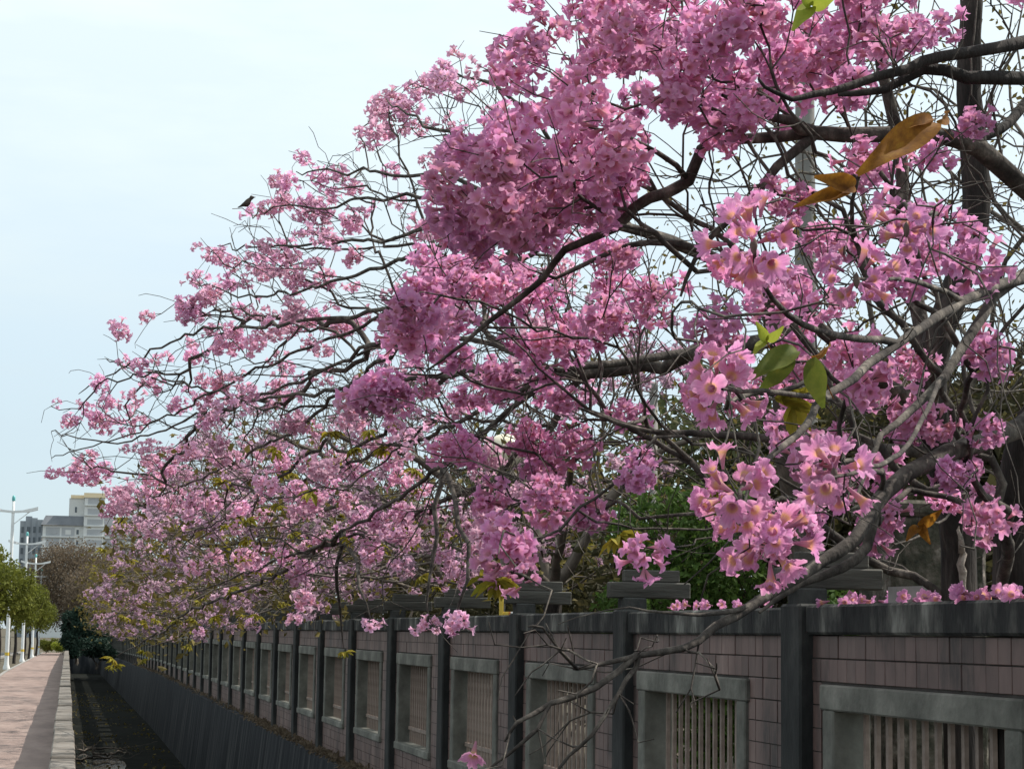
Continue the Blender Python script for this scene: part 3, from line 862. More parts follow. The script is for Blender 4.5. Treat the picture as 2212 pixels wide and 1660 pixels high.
# nearest clusters: every flower an object
spec = {'A': (38, .052, -.9, 1.0), 'B': (11, .045, -.7, 1.08), 'C': (21, .045, -.8, 1.0), 'D': (26, .055, -.7, 1.0), 'E': (16, .05, -.7, 1.0), 'F': (13, .045, -.5, 1.0)}
core = lathe('flower_stalks', [(.001, -.02), (.006, -.012), (.009, 0), (.006, .012), (.001, .02)], 6)
core.materials.append(m_twig)
for kx, v in near.items():
    nfl, rad, low, s0 = spec[kx]
    c0 = link('flower_cluster', core, None, T0, tuple(at(*v)-base))
    offs = [np.zeros(3)] if kx != 'A' else [np.array([-.03, 0, .05]), np.array([.05, .02, -.045])]
    for i, d in enumerate(sphere_dirs(nfl, g0, .4, low)):
        d = np.array(d)+g0.normal(0, .2, 3)+np.array([0, 0, -.12]); d /= np.linalg.norm(d)
        p = offs[i % len(offs)]+d*rad*g0.uniform(.35, 1.25)+g0.normal(0, .008, 3)
        q = Vector((0, 0, 1)).rotation_difference(Vector(d)) @ Matrix.Rotation(g0.uniform(0, 6.28), 3, 'Z').to_quaternion()
        s_ = s0*g0.uniform(.76, .98)
        link('flower', FLOWERS0[int(g0.integers(9))], None, c0, tuple(p), q.to_euler(), (s_, s_, s_))
hang = link('flower', FLOWERS0[2], None, T0, tuple(at(1028, 1600, 5.7)-base), (2.6, .3, 0)); 
# leaves that show singly
def leaf(root, base, stem0, parts, mats):
    L = None
    for i, (p0, p1, w, roll) in enumerate(parts):
        a = at(*p0); b = at(*p1); d = b-a; Ln = np.linalg.norm(d); d /= Ln
        vdir = EYE-a; vdir /= np.linalg.norm(vdir)
        s_ = np.cross(vdir, d); s_ /= np.linalg.norm(s_); s_ = s_*math.cos(roll)+np.cross(d, s_)*math.sin(roll); u = np.cross(d, s_)
        V = (LV[:, :1]*d)*Ln + (LV[:, 1:2]*s_)*Ln*w + (LV[:, 2:]*u)*Ln
        me = fast_mesh('leaflet', V, LF, True); me.materials.append(mats[i % len(mats)])
        if L is None:
            L = empty('leaf', tuple(at(*stem0)-base)); L.parent = T0
        link('leaflet', me, None, L, tuple(a-at(*stem0)))
    tubes = Skel(5); tubes.poly([at(*stem0), (at(*stem0)+at(*parts[0][0]))/2+np.array([0, 0, .004]), at(*parts[0][0])], [.0016, .0014, .0012], .02, jit=0)
    for k, (V, F, _n) in tubes.meshes(at(*stem0), .001, min_limb=9999).items():
        link('petiole', fast_mesh('petiole', np.concatenate(V), np.concatenate(F)), m_leaf_orange, L)
leaf(T0, base, (1800, 860, 4.75), [((1757, 772, 4.45), (1768, 868, 4.4), 1.25, .3), ((1722, 757, 4.45), (1640, 790, 4.35), .95, .5), ((1712, 765, 4.45), (1655, 838, 4.4), .95, -.3), ((1752, 768, 4.45), (1808, 752, 4.5), .8, .9)], [m_leaf_green, m_leaf_green, m_leaf_green, m_leaf_orange])
leaf(T0, base, (1672, 780, 4.5), [((1655, 735, 4.45), (1642, 706, 4.4), 1.0, .2), ((1657, 735, 4.45), (1686, 716, 4.4), 1.0, .4), ((1655, 738, 4.45), (1630, 752, 4.4), .9, .8)], [m_leaf_lime])
leaf(T0, base, (2060, 300, 6.0), [((2016, 264, 4.6), (1902, 330, 4.4), .70, .2), ((2022, 262, 4.6), (2072, 244, 4.7), .6, .4), ((2014, 258, 4.6), (1966, 262, 4.5), .5, .6)], [m_leaf_orange])
leaf(T0, base, (1885, 510, 5.2), [((1846, 402, 4.6), (1790, 384, 4.5), .9, .2), ((1840, 410, 4.6), (1744, 428, 4.5), .55, .3)], [m_leaf_orange])
leaf(T0, base, (1770, 40, 6.3), [((1750, 15, 5.0), (1725, 40, 4.9), .9, .3), ((1752, 10, 5.0), (1738, -20, 4.9), .9, .3), ((1755, 12, 5.0), (1785, 8, 4.9), .8, .5)], [m_leaf_lime])
leaf(T0, base, (2000, 1130, 7.5), [((1985, 1135, 7.4), (2025, 1112, 7.3), .9, .3), ((1985, 1138, 7.4), (1965, 1150, 7.3), .9, .6), ((1990, 1136, 7.4), (2000, 1160, 7.3), .9, .2)], [m_leaf_orange])
put_sprays(T0, base, [at(1080, 1255, 6.5), at(1055, 1250, 6.6), at(1330, 1165, 7.0), at(1700, 870, 6.5), at(1560, 1060, 7.2)], g0)

# ================================================================== second tree (rough dark trunk behind the wall)
g1 = np.random.default_rng(202)
base = at(2072, 1310, 10.2); base[2] = 0
sk = Skel(2)
sk.poly([base, at(2075, 1300, 10.2), at(2060, 1095, 10.2), at(2012, 860, 10.1), at(2028, 720, 10.1), at(2108, 490, 10.2), at(2095, 200, 10.2), at(2096, -60, 10.2), at(2080, -400, 10.2)],
        [.098, .092, .084, .076, .074, .066, .062, .055, .04], .15, trunk=True)
sk.poly(J([(2018, 800, 10.1), (1980, 660, 10.3), (1950, 420, 10.4), (1945, 320, 10.4), (1916, 200, 10.3), (1880, 0, 10.2), (1840, -200, 10.0)]), [.045, .04, .034, .032, .03, .025, .02])
sk.poly(J([(2030, 900, 10.1), (1900, 820, 10.0), (1760, 700, 9.8), (1700, 640, 9.6), (1560, 560, 9.4), (1400, 520, 9.2), (1200, 600, 9.0)]), [.04, .034, .032, .028, .02, .015, .008])
sk.poly(J([(2096, 300, 10.2), (2160, 280, 10.4), (2230, 200, 10.6), (2300, 60, 10.8)]), [.03, .026, .022, .015])
sk.poly(J([(2040, 980, 10.2), (1800, 960, 9.8), (1600, 940, 9.5), (1400, 930, 9.3), (1250, 880, 9.1)]), [.03, .024, .018, .012, .007])
mid = [(924, 622, 60), (875, 684, 76), (822, 839, 62), (1313, 694, 56), (1178, 622, 40), (1079, 1074, 55), (1191, 1070, 60), (1267, 1100, 45), (1360, 889, 40), (1204, 853, 40), (1073, 816, 55), (1016, 859, 40), (984, 961, 55), (1145, 948, 50), (1228, 942, 50), (1178, 991, 50),
       (1040, 560, 50), (990, 610, 45), (1330, 600, 45), (1395, 640, 40), (1280, 520, 40), (1240, 700, 40), (1120, 740, 45), (930, 560, 45)]
mp_ = []
for x, y_, r_ in mid:
    d = np.clip(560/r_, 7.6, 10.5); n_ = 4 if r_ > 58 else 3 if r_ > 48 else 2
    for q in range(n_):
        a = q*2*math.pi/n_+g1.uniform(0, 1); o_ = r_*.42 if n_ > 1 else 0
        mp_.append(at(x+o_*math.cos(a), y_+o_*math.sin(a), d+g1.uniform(-.2, .2)))
mid_pts = np.array(mp_)
fill = np.concatenate([poly_points([(930, 540), (1450, 450), (1480, 700), (1250, 780), (1000, 900), (860, 900), (780, 800)], 26, 8.5, 10.5, g1),
                       poly_points([(1500, 380), (2230, 100), (2230, 900), (1480, 950)], 28, 8.8, 11.5, g1, 14, 30),
                       poly_points([(1480, 950), (2230, 880), (2230, 1150), (1900, 1180), (1500, 1230)], 14, 8.8, 10.5, g1),
                       poly_points([(1080, -40), (1700, -40), (1600, 250), (1200, 300)], 24, 8.6, 10.5, g1)])
cl_all = np.concatenate([mid_pts, fill])
tw = np.concatenate([satellites(cl_all, 2, .35, g1), poly_points([(900, 450), (1700, 330), (2230, -40), (2240, 1230), (1500, 1240), (1000, 1130), (820, 900)], 420, 8.4, 11.8, g1)])
sk.grow(np.concatenate([cl_all, tw]), bf=.40, seg=.14, wig=.09, back=.5)
T1 = finish_tree(sk, base, 'trumpet_tree', 'pink trumpet tree with rough split dark trunk standing behind the coping strewn with fallen flowers', 'tree', None, .0024, (m_bark_dark, m_limb))
put_clusters(T1, base, cl_all, CL1, CL1s, g1, (.85, 1.15), .12)
# pale torn bark on the trunk
tb = Skel(6); tb.poly([at(2084, 1282, 10.09), at(2078, 1230, 10.09), at(2080, 1175, 10.09), at(2072, 1135, 10.09)], [.012, .022, .016, .004], .03, jit=.15)
for k, (V, F, _n) in tb.meshes(base, .002, min_limb=9999).items():
    link('torn_bark', fast_mesh('torn_bark', np.concatenate(V), np.concatenate(F)), noise_mat('pale_wood', [(0.3, (.16, .13, .11)), (.7, (.42, .36, .31))], 14, 6, .9, .5), T1)

# ================================================================== the row of trees along the wall
def crown(n, c, rad, g_, shell=.35, clump=0, cr=.5, zmin=1.95, poly=None, pmin=None):
    out = []; cen = []
    tries = 0
    def samp():
        d = g_.normal(0, 1, 3); d /= np.linalg.norm(d)
        return np.array(c)+np.array(rad)*d*(g_.uniform(shell**3, 1)**(1/3))
    def ok(p):
        if p[2] < zmin or p[1] < 6: return False
        if abs(p[0]-W) < .35 and p[2] < 2.25: return False
        x, y_, z = project(p)
        if x > 1450 and g_.random() > .35: return False
        return bool(in_poly(x, y_, OUT))
    while clump and len(cen) < clump and tries < 20000:
        tries += 1; p = samp()
        if ok(p): cen.append(p)
    tries = 0
    while len(out) < n and tries < 60000:
        tries += 1
        p = cen[int(g_.integers(len(cen)))]+g_.normal(0, cr, 3)*np.array([1, 1, .7]) if cen else samp()
        if ok(p): out.append(p)
    return np.array(out)

OUT = [(1300, 450), (1000, 640), (700, 790), (450, 900), (300, 1010), (262, 1100), (225, 1180), (190, 1230), (178, 1300), (178, 1370), (240, 1405), (330, 1415), (480, 1375), (700, 1330), (850, 1290), (1250, 1290), (1500, 1280), (2300, 1270), (2600, 1200), (2600, -900), (1400, -900)]
# third tree: its limbs arch over the channel and run away along it, drooping towards their tips
gR = np.random.default_rng(303)
base = at(1738, 1310, 14.2); base[2] = 0
sk = Skel(31)
sk.poly([base, at(1738, 1200, 14.2), at(1705, 960, 14.0), at(1690, 730, 13.8), at(1640, 600, 13.5)], [.14, .13, .115, .10, .09], .25, trunk=True)
H = [(1640, 600, 13.5), (1500, 540, 13.2), (1360, 490, 12.8), (1250, 470, 12.5)]
sk.poly(J(H), [.05, .042, .034, .026], .2)
H2 = [(1690, 730, 13.8), (1500, 760, 13.4), (1340, 780, 13.0), (1200, 800, 12.7)]
sk.poly(J(H2), [.038, .030, .024, .018], .2)
fans = [[(1250, 470, 12.5), (1000, 560, 13.2), (800, 690, 14.5), (550, 800, 16), (300, 930, 18), (112, 988, 19.5)],
        [(1250, 470, 12.5), (980, 640, 13.2), (720, 790, 15), (460, 890, 17), (250, 955, 18.5), (112, 930, 19.5)],
        [(1250, 470, 12.5), (1050, 420, 12.8), (850, 425, 13.8), (700, 440, 14.6), (560, 452, 15.4)],
        [(1250, 470, 12.5), (1000, 480, 12.8), (800, 520, 14), (600, 530, 15.5), (470, 530, 17)],
        [(1250, 470, 12.5), (960, 530, 12.8), (750, 600, 14), (550, 640, 16), (415, 610, 17.5)],
        [(1250, 470, 12.5), (1080, 330, 12.5), (920, 265, 13.2), (840, 222, 14)],
        [(1360, 490, 12.8), (1150, 250, 12.6), (1040, 170, 13.0), (960, 150, 13.4)],
        [(1250, 470, 12.5), (1000, 390, 12.8), (800, 370, 14), (640, 370, 15.2)],
        [(1200, 800, 12.7), (920, 730, 13.2), (700, 880, 15), (500, 1000, 17), (320, 1080, 19), (255, 1130, 20)],
        [(1200, 800, 12.7), (1000, 900, 13.5), (760, 1000, 15), (560, 1080, 17), (380, 1180, 19)],
        [(1200, 800, 12.7), (960, 1000, 13.2), (740, 1150, 15), (520, 1240, 17), (400, 1290, 18)],
        [(1250, 470, 12.5), (900, 640, 13.4), (640, 700, 15), (420, 720, 17), (250, 800, 18.5), (170, 850, 19)],
        [(1200, 800, 12.7), (850, 820, 13.8), (600, 860, 15.4), (400, 830, 17.2), (230, 775, 18.6)]]
fans += [[(740, 1150, 15), (600, 1240, 17), (430, 1310, 19), (330, 1375, 20.5), (252, 1415, 21.5)], [(960, 1000, 13.2), (940, 1150, 13.0), (930, 1270, 12.9), (926, 1330, 12.8)], [(960, 1000, 13.2), (1010, 1180, 12.6), (992, 1300, 12.5), (986, 1330, 12.5)], [(740, 1150, 15), (780, 1260, 14.2), (800, 1335, 14.0)], [(740, 1150, 15), (730, 1300, 15.5), (742, 1400, 15.6)]]
for f_ in fans:
    n_ = len(f_)
    sk.poly(J(f_), list(np.linspace(.019, .0045, n_)), .16, jit=.05)
PR = [(1100, 200), (1060, 150), (960, 132), (830, 200), (745, 325), (605, 355), (585, 425), (455, 515), (405, 588), (383, 668), (412, 722), (330, 752), (215, 765), (150, 860), (112, 925), (100, 985), (150, 1040), (238, 1062), (300, 1150), (400, 1230), (700, 1270), (1000, 1240), (1250, 1000), (1300, 700), (1250, 450)]
def depthR(x): return 12.6+np.clip(1250-x, 0, 1200)/1150*6.6
def pr_points(n, g_, cen=None, cr=26, sd=.9, poly=PR):
    xs = [p[0] for p in poly]; ys = [p[1] for p in poly]; out = []
    while len(out) < n:
        if cen is not None:
            c_ = cen[int(g_.integers(len(cen)))]; x, y = c_[0]+g_.normal(0, cr), c_[1]+g_.normal(0, cr*.75); d = c_[2]+g_.normal(0, .18)
        else:
            x, y = g_.uniform(min(xs), max(xs)), g_.uniform(min(ys), max(ys)); d = depthR(x)+g_.normal(0, sd)
        if in_poly(x, y, poly): out.append((x, y, d))
    return out
expl = [(620, 385), (690, 380), (660, 430), (610, 430), (730, 370), (700, 450), (840, 215), (860, 260), (905, 265), (960, 150), (1030, 180), (460, 545), (500, 560), (540, 555), (430, 595), (460, 630), (420, 665), (400, 655), (440, 680), (620, 520), (640, 545), (810, 440), (760, 400),
        (150, 905), (180, 870), (215, 830), (240, 870), (265, 780), (300, 785), (335, 775), (200, 1020), (165, 1025), (225, 1010), (290, 850), (270, 1080), (250, 1090), (310, 1060), (440, 860), (385, 870), (560, 860), (590, 870), (540, 840), (620, 700), (660, 690), (480, 820), (570, 720), (700, 600), (760, 560),
        (510, 980), (520, 1010), (420, 1070), (460, 1080), (680, 1070), (640, 1100), (760, 1010), (740, 1020), (700, 1160), (620, 1180), (800, 1110), (860, 1030), (640, 1240), (560, 1190), (870, 1100), (930, 1110), (660, 1250), (700, 1060), (820, 1120), (600, 960), (330, 990), (360, 1010), (985, 1225), (990, 1250), (860, 1215)]
hangc = [(926, 1340, 12.8), (915, 1352, 12.75), (935, 1350, 12.85), (986, 1337, 12.5), (800, 1342, 14.0), (658, 1290, 15.5), (545, 1345, 17.5), (430, 1362, 19)]
ex = np.array([at(x, y, depthR(x)+gR.uniform(-.5, .5)) for x, y in expl])
ex = np.concatenate([ex, ex+gR.normal(0, .13, ex.shape)])
cen = pr_points(60, gR)
cr_ = np.array([at(*p) for p in pr_points(130, gR, cen)])
tw_ = np.array([at(*p) for p in pr_points(1900, gR)])
cp = np.concatenate([np.array([at(*p) for p in hangc]), ex, cr_])[:298]
sat = satellites(cp, 2, .3, gR)
sk.grow(np.concatenate([cp, tw_, sat]), bf=.30, seg=.17, wig=.12, droop=.0, back=.75)
TR = finish_tree(sk, base, 'trumpet_tree', 'pink trumpet tree behind the utility pole, its long limbs arching far over the channel', 'tree', None, .0025, (m_bark, m_limb), 8)
put_clusters(TR, base, cp, CL1p, CL1sp, gR, (.70, 1.12), .35)
xp = np.array([at(*p) for p in pr_points(140, gR, pr_points(50, gR), 15)]+[at(*p) for p in pr_points(60, gR)])
VV = []; FF = []; CC = []; off = 0
lod = [cluster_geom(130+q, 9+q, 10, 2) for q in range(5)]
for p in xp:
    V, F, C = lod[int(gR.integers(5))]
    a_ = gR.uniform(0, 6.28); Rz = np.array([[math.cos(a_), -math.sin(a_), 0], [math.sin(a_), math.cos(a_), 0], [0, 0, 1]])
    VV.append((V @ Rz.T)*gR.uniform(.6, 1.0)+p-base); FF.append(F+off); CC.append(C*gR.uniform(.9, 1.1)); off += len(V)
bo = link('further_blossom', fast_mesh('further_blossom', np.concatenate(VV), np.concatenate(FF), True, np.concatenate(CC)), m_petal_pale, TR); bo['kind'] = 'stuff'
lp = np.array([at(*p) for p in pr_points(30, gR, None, poly=[(300, 1150), (400, 1000), (700, 900), (900, 800), (1000, 1000), (950, 1240), (700, 1270)])])
put_sprays(TR, base, np.concatenate([lp, np.array([at(*p) for p in [(246, 1425, 21.6), (252, 1438, 21.6), (240, 1440, 21.5), (310, 1408, 20.8), (306, 1425, 20.8), (742, 1408, 15.6), (470, 1330, 18), (560, 1330, 17.2), (380, 1340, 19.5)]])]), gR)
bird_tree = (TR, base, sk)

ORD = ['first', 'second', 'third', 'fourth', 'fifth', 'sixth', 'seventh', 'eighth', 'ninth']
row = [(21.5, 5.0, 6.3, 170, 620), (27.0, 4.9, 6.5, 180, 620), (33.0, 5.0, 6.8, 190, 560), (40.5, 5.0, 7.0, 220, 520), (49.0, 5.0, 6.8, 220, 480), (58.5, 5.0, 6.8, 200, 460), (70.0, 5.0, 6.8, 200, 420), (84.0, 5.1, 6.8, 200, 400)]
for i, (ty, tx, th, ncl, ntw) in enumerate(row):
    g_ = np.random.default_rng(500+i)
    base = np.array([tx+g_.uniform(-.2, .2), ty, gz(ty)])
    sk = Skel(50+i)
    lean = g_.uniform(-.3, .1)
    sk.poly([base, base+(lean*.2, .05, 1.0), base+(lean, -.1, 2.1)], [.13, .11, .095], .25, trunk=True)
    fork = base+np.array([lean, -.1, 2.1])
    for q in range(6):
        a = [2.6, 3.5, 4.4, 1.6, .4, 5.5][q]+g_.uniform(-.3, .3)     # most lean over the channel
        reach = 2.9 if q < 3 else 1.7
        tip = fork+np.array([math.cos(a)*reach, math.sin(a)*reach, g_.uniform(1.0, 2.2) if q else .9])
        mid_ = fork+(tip-fork)*.5+np.array([0, 0, .45])
        sk.poly([fork, mid_, tip], [.055, .04, .022], .2, jit=.04)
    c = (3.75, ty, th*.58)
    rad = (4.4, 4.2, th*.47)
    cp = crown(int(ncl*.68), c, rad, g_, .45, 40, .25)
    tp = crown(ntw, c, rad, g_, .3)
    low = crown(int(ncl*.22), (2.3, ty, 2.4), (2.2, 3.6, 1.1), g_, .2, zmin=1.35)
    lowt = crown(160, (2.3, ty, 2.4), (2.3, 3.8, 1.2), g_, .1, zmin=1.3)
    tp = np.concatenate([tp, lowt]) if len(lowt) else tp
    cp = np.concatenate([cp, low]) if len(low) else cp
    cp = cp[:290]
    sat = satellites(cp, 1, .4, g_)
    sk.grow(np.concatenate([cp, tp, sat]), bf=.45, seg=.22 if i < 3 else .4, wig=.10, droop=-.06, back=.7)
    Tn_ = finish_tree(sk, base, 'trumpet_tree', ORD[i]+' distant pink trumpet tree of the row behind the wall, counted from the utility pole', 'tree', 'pink trumpet trees in the row', .0038 if i < 3 else .0065, (m_bark_dark, m_twig), 8 if i < 3 else 4)
    put_clusters(Tn_, base, cp, CL2p, CL2sp, g_, (.9, 1.35), .25)
    lp = tp[g_.permutation(len(tp))[:110]]
    lp = lp[np.argsort(lp[:, 2])][:45]
    put_sprays(Tn_, base, lp, g_)
    src = tp[tp[:, 2] < th*.62]
    q_ = src[g_.integers(0, len(src), 1500)]+g_.normal(0, .16, (1500, 3))
    dl = link('dry_leaves', leaf_cloud('dry_leaves', q_-base, .10, 900+i, m_leaf_dry), None, Tn_)
    dl['kind'] = 'stuff'

# ================================================================== trees and shrubs behind the wall
def blob_points(n, blobs, g_, shell=.55):
    w = np.array([b[3]**2 for b in blobs]); w = w/w.sum()
    ids = g_.choice(len(blobs), n, p=w)
    d = g_.normal(0, 1, (n, 3)); d /= np.linalg.norm(d, axis=1)[:, None]
    r_ = g_.uniform(shell**3, 1, n)**(1/3)
    B = np.array(blobs)
    return B[ids, :3]+d*(r_*B[ids, 3])[:, None]*np.array([1, 1, .85])

def leafy(name, label, cat, group, base, h, rad, trunk_h, nblob, nleaf, lsize, mat, seed, bark=m_bark, tip=.01, squash=1.0, ntw=60, trunk_r=.1):
    g_ = np.random.default_rng(seed)
    base = np.array(base, float)
    root = empty(name, tuple(base)); tag(root, label, cat, group)
    cz = (h+trunk_h)/2; hz = (h-trunk_h)/2
    blobs = []
    for q in range(nblob):
        d = g_.normal(0, 1, 3); d /= np.linalg.norm(d); k_ = g_.uniform(.25, .95)
        b_ = rad*g_.uniform(.22, .42)*(.78 if nblob > 30 else 1)
        blobs.append((d[0]*(rad-b_)*k_*1.1, d[1]*(rad-b_)*k_*1.1, cz+d[2]*(hz-b_*.7)*k_, b_))
    P = blob_points(nleaf, blobs, g_)
    P = P[P[:, 2] > .05]
    sk = Skel(seed+1)
    sk.poly([np.zeros(3)-[0, 0, .05], np.array([.05, 0, trunk_h*.6+.1]), np.array([0, .05, trunk_h+.2])], [trunk_r, trunk_r*.85, trunk_r*.7], .3, trunk=True)
    sk.grow(P[:ntw], bf=.25, seg=.35, wig=.08)
    for k, (V, F, _n) in sk.meshes(np.zeros(3), tip, side_cap=6, min_limb=99999).items():
        link('trunk', fast_mesh('trunk', np.concatenate(V), np.concatenate(F)), bark, root)
    link('crown', leaf_cloud('crown', P, lsize, seed+2, mat), None, root)
    return root

# evergreen background trees, well behind the wall
bg = [(9.5, 27, 6.2, 3.0), (12.5, 33, 6.6, 3.4), (9, 38, 6.0, 3.0), (14, 42, 7.5, 3.6), (17.5, 41, 7.2, 3.6), (8.5, 52, 5.8, 3.2), (13.5, 58, 7.0, 4.0), (21, 47, 7.0, 3.6), (24, 52, 7.6, 3.8), (20, 62, 9.0, 4.2), (9.5, 70, 7.0, 4.0), (26, 60, 8.0, 4.2), (9.3, 21.5, 5.4, 2.3), (10.8, 24, 5.8, 2.6), (8.3, 19.0, 4.7, 1.9), (12.0, 27, 6.2, 2.8), (7.9, 16.8, 4.5, 1.7), (9.6, 19.6, 5.2, 2.0), (11.0, 21.5, 5.6, 2.2)]
for i, (x, y, h, r_) in enumerate(bg):
    leafy('background_tree', 'dull green broad tree standing in the grounds beyond the tiled wall', 'tree', 'green trees beyond the wall', (x, y, gz(y)), h, r_, 1.4, 18, 5200, .20 if i < 12 else .14, m_leaf_bg if i < 12 else m_leaf_hedge, 1000+7*i, ntw=90, trunk_r=.16)
# bright shrub showing above the wall and dark hedge plants along it
leafy('leafy_shrub', 'bright green leafy shrub above the wall beside a paired cross beam', 'shrub', None, (5.7, 18.4, 0), 3.3, 1.25, .3, 14, 9000, .085, m_leaf_shrub, 2001, ntw=50, trunk_r=.04)
leafy('leafy_shrub', 'yellowish green shrub half hidden behind the sagging limb', 'shrub', None, (5.45, 14.0, 0), 2.7, .8, .3, 9, 3600, .08, m_leaf_shrub, 2011, ntw=40, trunk_r=.03)
hd = [(6.4, 11.5), (6.2, 19.5), (6.6, 23), (6.4, 26.5), (6.5, 30), (6.4, 34), (6.6, 38), (6.5, 43), (6.6, 49), (6.5, 56), (6.6, 64), (6.5, 73), (6.6, 84), (6.5, 97), (6.5, 112)]
for i, (x, y) in enumerate(hd):
    leafy('hedge_shrub', 'dark olive shrub of the hedge growing close behind the tiled wall', 'shrub', 'hedge behind the wall', (x, y, gz(y)), 3.3+.3*math.sin(i*2.1), 1.7+.02*y*.4, .2, 14, 3600, .13, m_leaf_hedge, 3000+7*i, ntw=40, trunk_r=.05)

# dark trunks standing further back in the grounds
def bare_tree(name, label, group, base, h, rad, n, seed, tip, bark, r0, leaf_mat=None, nleaf=0, lsize=.1, cz=None):
    g_ = np.random.default_rng(seed); base = np.array(base, float)
    sk = Skel(seed)
    sk.poly([base, base+(.1, 0, h*.2), base+(0, .1, h*.36)], [r0, r0*.85, r0*.7], .3, trunk=True)
    d = g_.normal(0, 1, (n, 3)); d /= np.linalg.norm(d, axis=1)[:, None]
    P = base+np.array([0, 0, h*.62])+d*np.array([rad, rad, h*.38])*(g_.uniform(.05, 1, n)**(1/3))[:, None]
    sk.grow(P, bf=.3, seg=.35, wig=.08)
    root = finish_tree(sk, base, name, label, 'tree', group, tip, (bark, bark), 5, 200)
    if nleaf:
        i_ = g_.integers(0, n, nleaf)
        Q = P[i_]+g_.normal(0, .35, (nleaf, 3))
        link('crown', leaf_cloud('crown', Q-base, lsize, seed+1, leaf_mat), None, root)
    return root
bare_tree('bare_tree', 'bare many-twigged tree behind the grey utility pole', None, (8.2, 17.5, 0), 8.2, 3.6, 520, 4001, .006, m_bark, .12, m_leaf_dry, 1800, .07)
bare_tree('bare_tree', 'tall bare tree with thin upright limbs beyond the rough dark trunk', None, (8.6, 15.0, 0), 8.8, 3.0, 480, 4011, .005, m_bark, .13, m_leaf_dry, 1500, .07)
bare_tree('bare_tree', 'leafless tree standing by the cream globe lamp', None, (7.6, 24.0, 0), 7.0, 3.4, 460, 4021, .006, m_bark, .11, m_leaf_dry, 1800, .08)

# utility pole
pp = at(1742, 1250, 22.0)
pr = empty('utility_pole', (pp[0], pp[1], 0)); tag(pr, 'thick grey concrete utility pole rising behind the blossoming limbs', 'pole')
link('shaft', lathe('shaft', [(.145, -.1), (.14, 2.0), (.115, 6.0), (.10, 8.4), (.09, 8.45), (.0, 8.46)], 20), m_pole, pr)
link('band', lathe('band', [(.146, 3.0), (.15, 3.02), (.15, 3.08), (.146, 3.1)], 20), m_kerb, pr)
# a shorter post with a rounded head in the grounds
pq = at(1411, 1000, 26); 
rt = empty('round_headed_post', (pq[0], pq[1], 0)); tag(rt, 'slim grey post with a rounded head among the background trees', 'post')
top = at(1411, 822, 26)[2]
link('post_shaft', lathe('post_shaft', [(.055, -.05), (.055, top-.1), (.05, top-.1)], 12), m_pole, rt)
link('post_head', lathe('post_head', [(.04, top-.12), (.058, top-.1), (.058, top-.03), (.04, top), (0, top+.01)], 12), m_kerb, rt)
# cream globe lamp
gp = at(1090, 975, 21.5)
gl = empty('globe_lamp', (gp[0], gp[1], 0)); tag(gl, 'garden lamp with a cream globe on a slim post among the branches', 'lamp')
gr = .19
link('lamp_post', lathe('lamp_post', [(.07, -.05), (.06, .2), (.03, .3), (.03, gp[2]-gr-.04), (.06, gp[2]-gr-.02), (.07, gp[2]-gr+.03)], 10), m_pole, gl)
prof = [(gr*math.sin(t)*1.05+.0001, gp[2]-gr*math.cos(t)) for t in np.linspace(.35, math.pi, 14)]
link('globe', lathe('globe', prof, 20), m_globe, gl)
# mossy pier and the wedge behind the coping
pb = at(2050, 1290, 10.9)
pe = empty('gate_pier', (pb[0], pb[1], 0)); tag(pe, 'mossy concrete pier behind the rough dark trunk', 'pier')
m_moss = noise_mat('mossy_render', [(0.36, (.018, .020, .014)), (.48, (.06, .058, .042)), (.58, (.12, .105, .085)), (.68, (.26, .24, .20))], 8, 10, .95, .8, 22)
link('pier_body', Boxes().box(-.28, .27, .10, .6, -.05, 2.32).mesh('pier_body', .02), m_moss, pe)
link('pier_cap', Boxes().box(-.31, .30, .07, .63, 2.315, 2.40).mesh('pier_cap', .02), m_moss, pe)
link('pier_plinth', Boxes().box(-.31, .30, .07, .63, -.06, .35).mesh('pier_plinth', .015), m_moss, pe)
wp = at(1918, 1290, 9.0)
wv = [(-.10, 0, 0), (.13, 0, 0), (.02, 0, .075), (-.10, 0, .07)]
wV = [(x, -.05, z) for x, _, z in wv]+[(x, .05, z) for x, _, z in wv]
we = link('concrete_wedge', fast_mesh('concrete_wedge', wV, [(0, 1, 2, 3), (7, 6, 5, 4), (0, 4, 5, 1), (1, 5, 6, 2), (2, 6, 7, 3), (3, 7, 4, 0)], False), m_kerb, None, (W+.08, wp[1], ZC1+.004))
tag(we, 'small pale concrete wedge lying on the coping beside a cross beam', 'concrete wedge')
# yellow post with a small board behind the wall
sp_ = at(1090, 1320, 19.0)
ys_ = empty('notice_post', (sp_[0], sp_[1], 0)); tag(ys_, 'yellow post with a small yellow and white board above the coping', 'sign')
link('yellow_post', Boxes().box(-.05, -.015, -.02, .02, -.05, 2.10).mesh('yellow_post', .004), m_yellow, ys_)
link('yellow_board', Boxes().box(-.012, .035, -.012, .0, 1.73, 1.86).mesh('yellow_board', .002), m_yellow, ys_)
link('orange_board', Boxes().box(.0355, .055, -.012, .0, 1.73, 1.86).mesh('orange_board', .002), m_orange, ys_)
link('white_board', Boxes().box(.0555, .10, -.012, .0, 1.73, 1.86).mesh('white_board', .002), m_white, ys_)

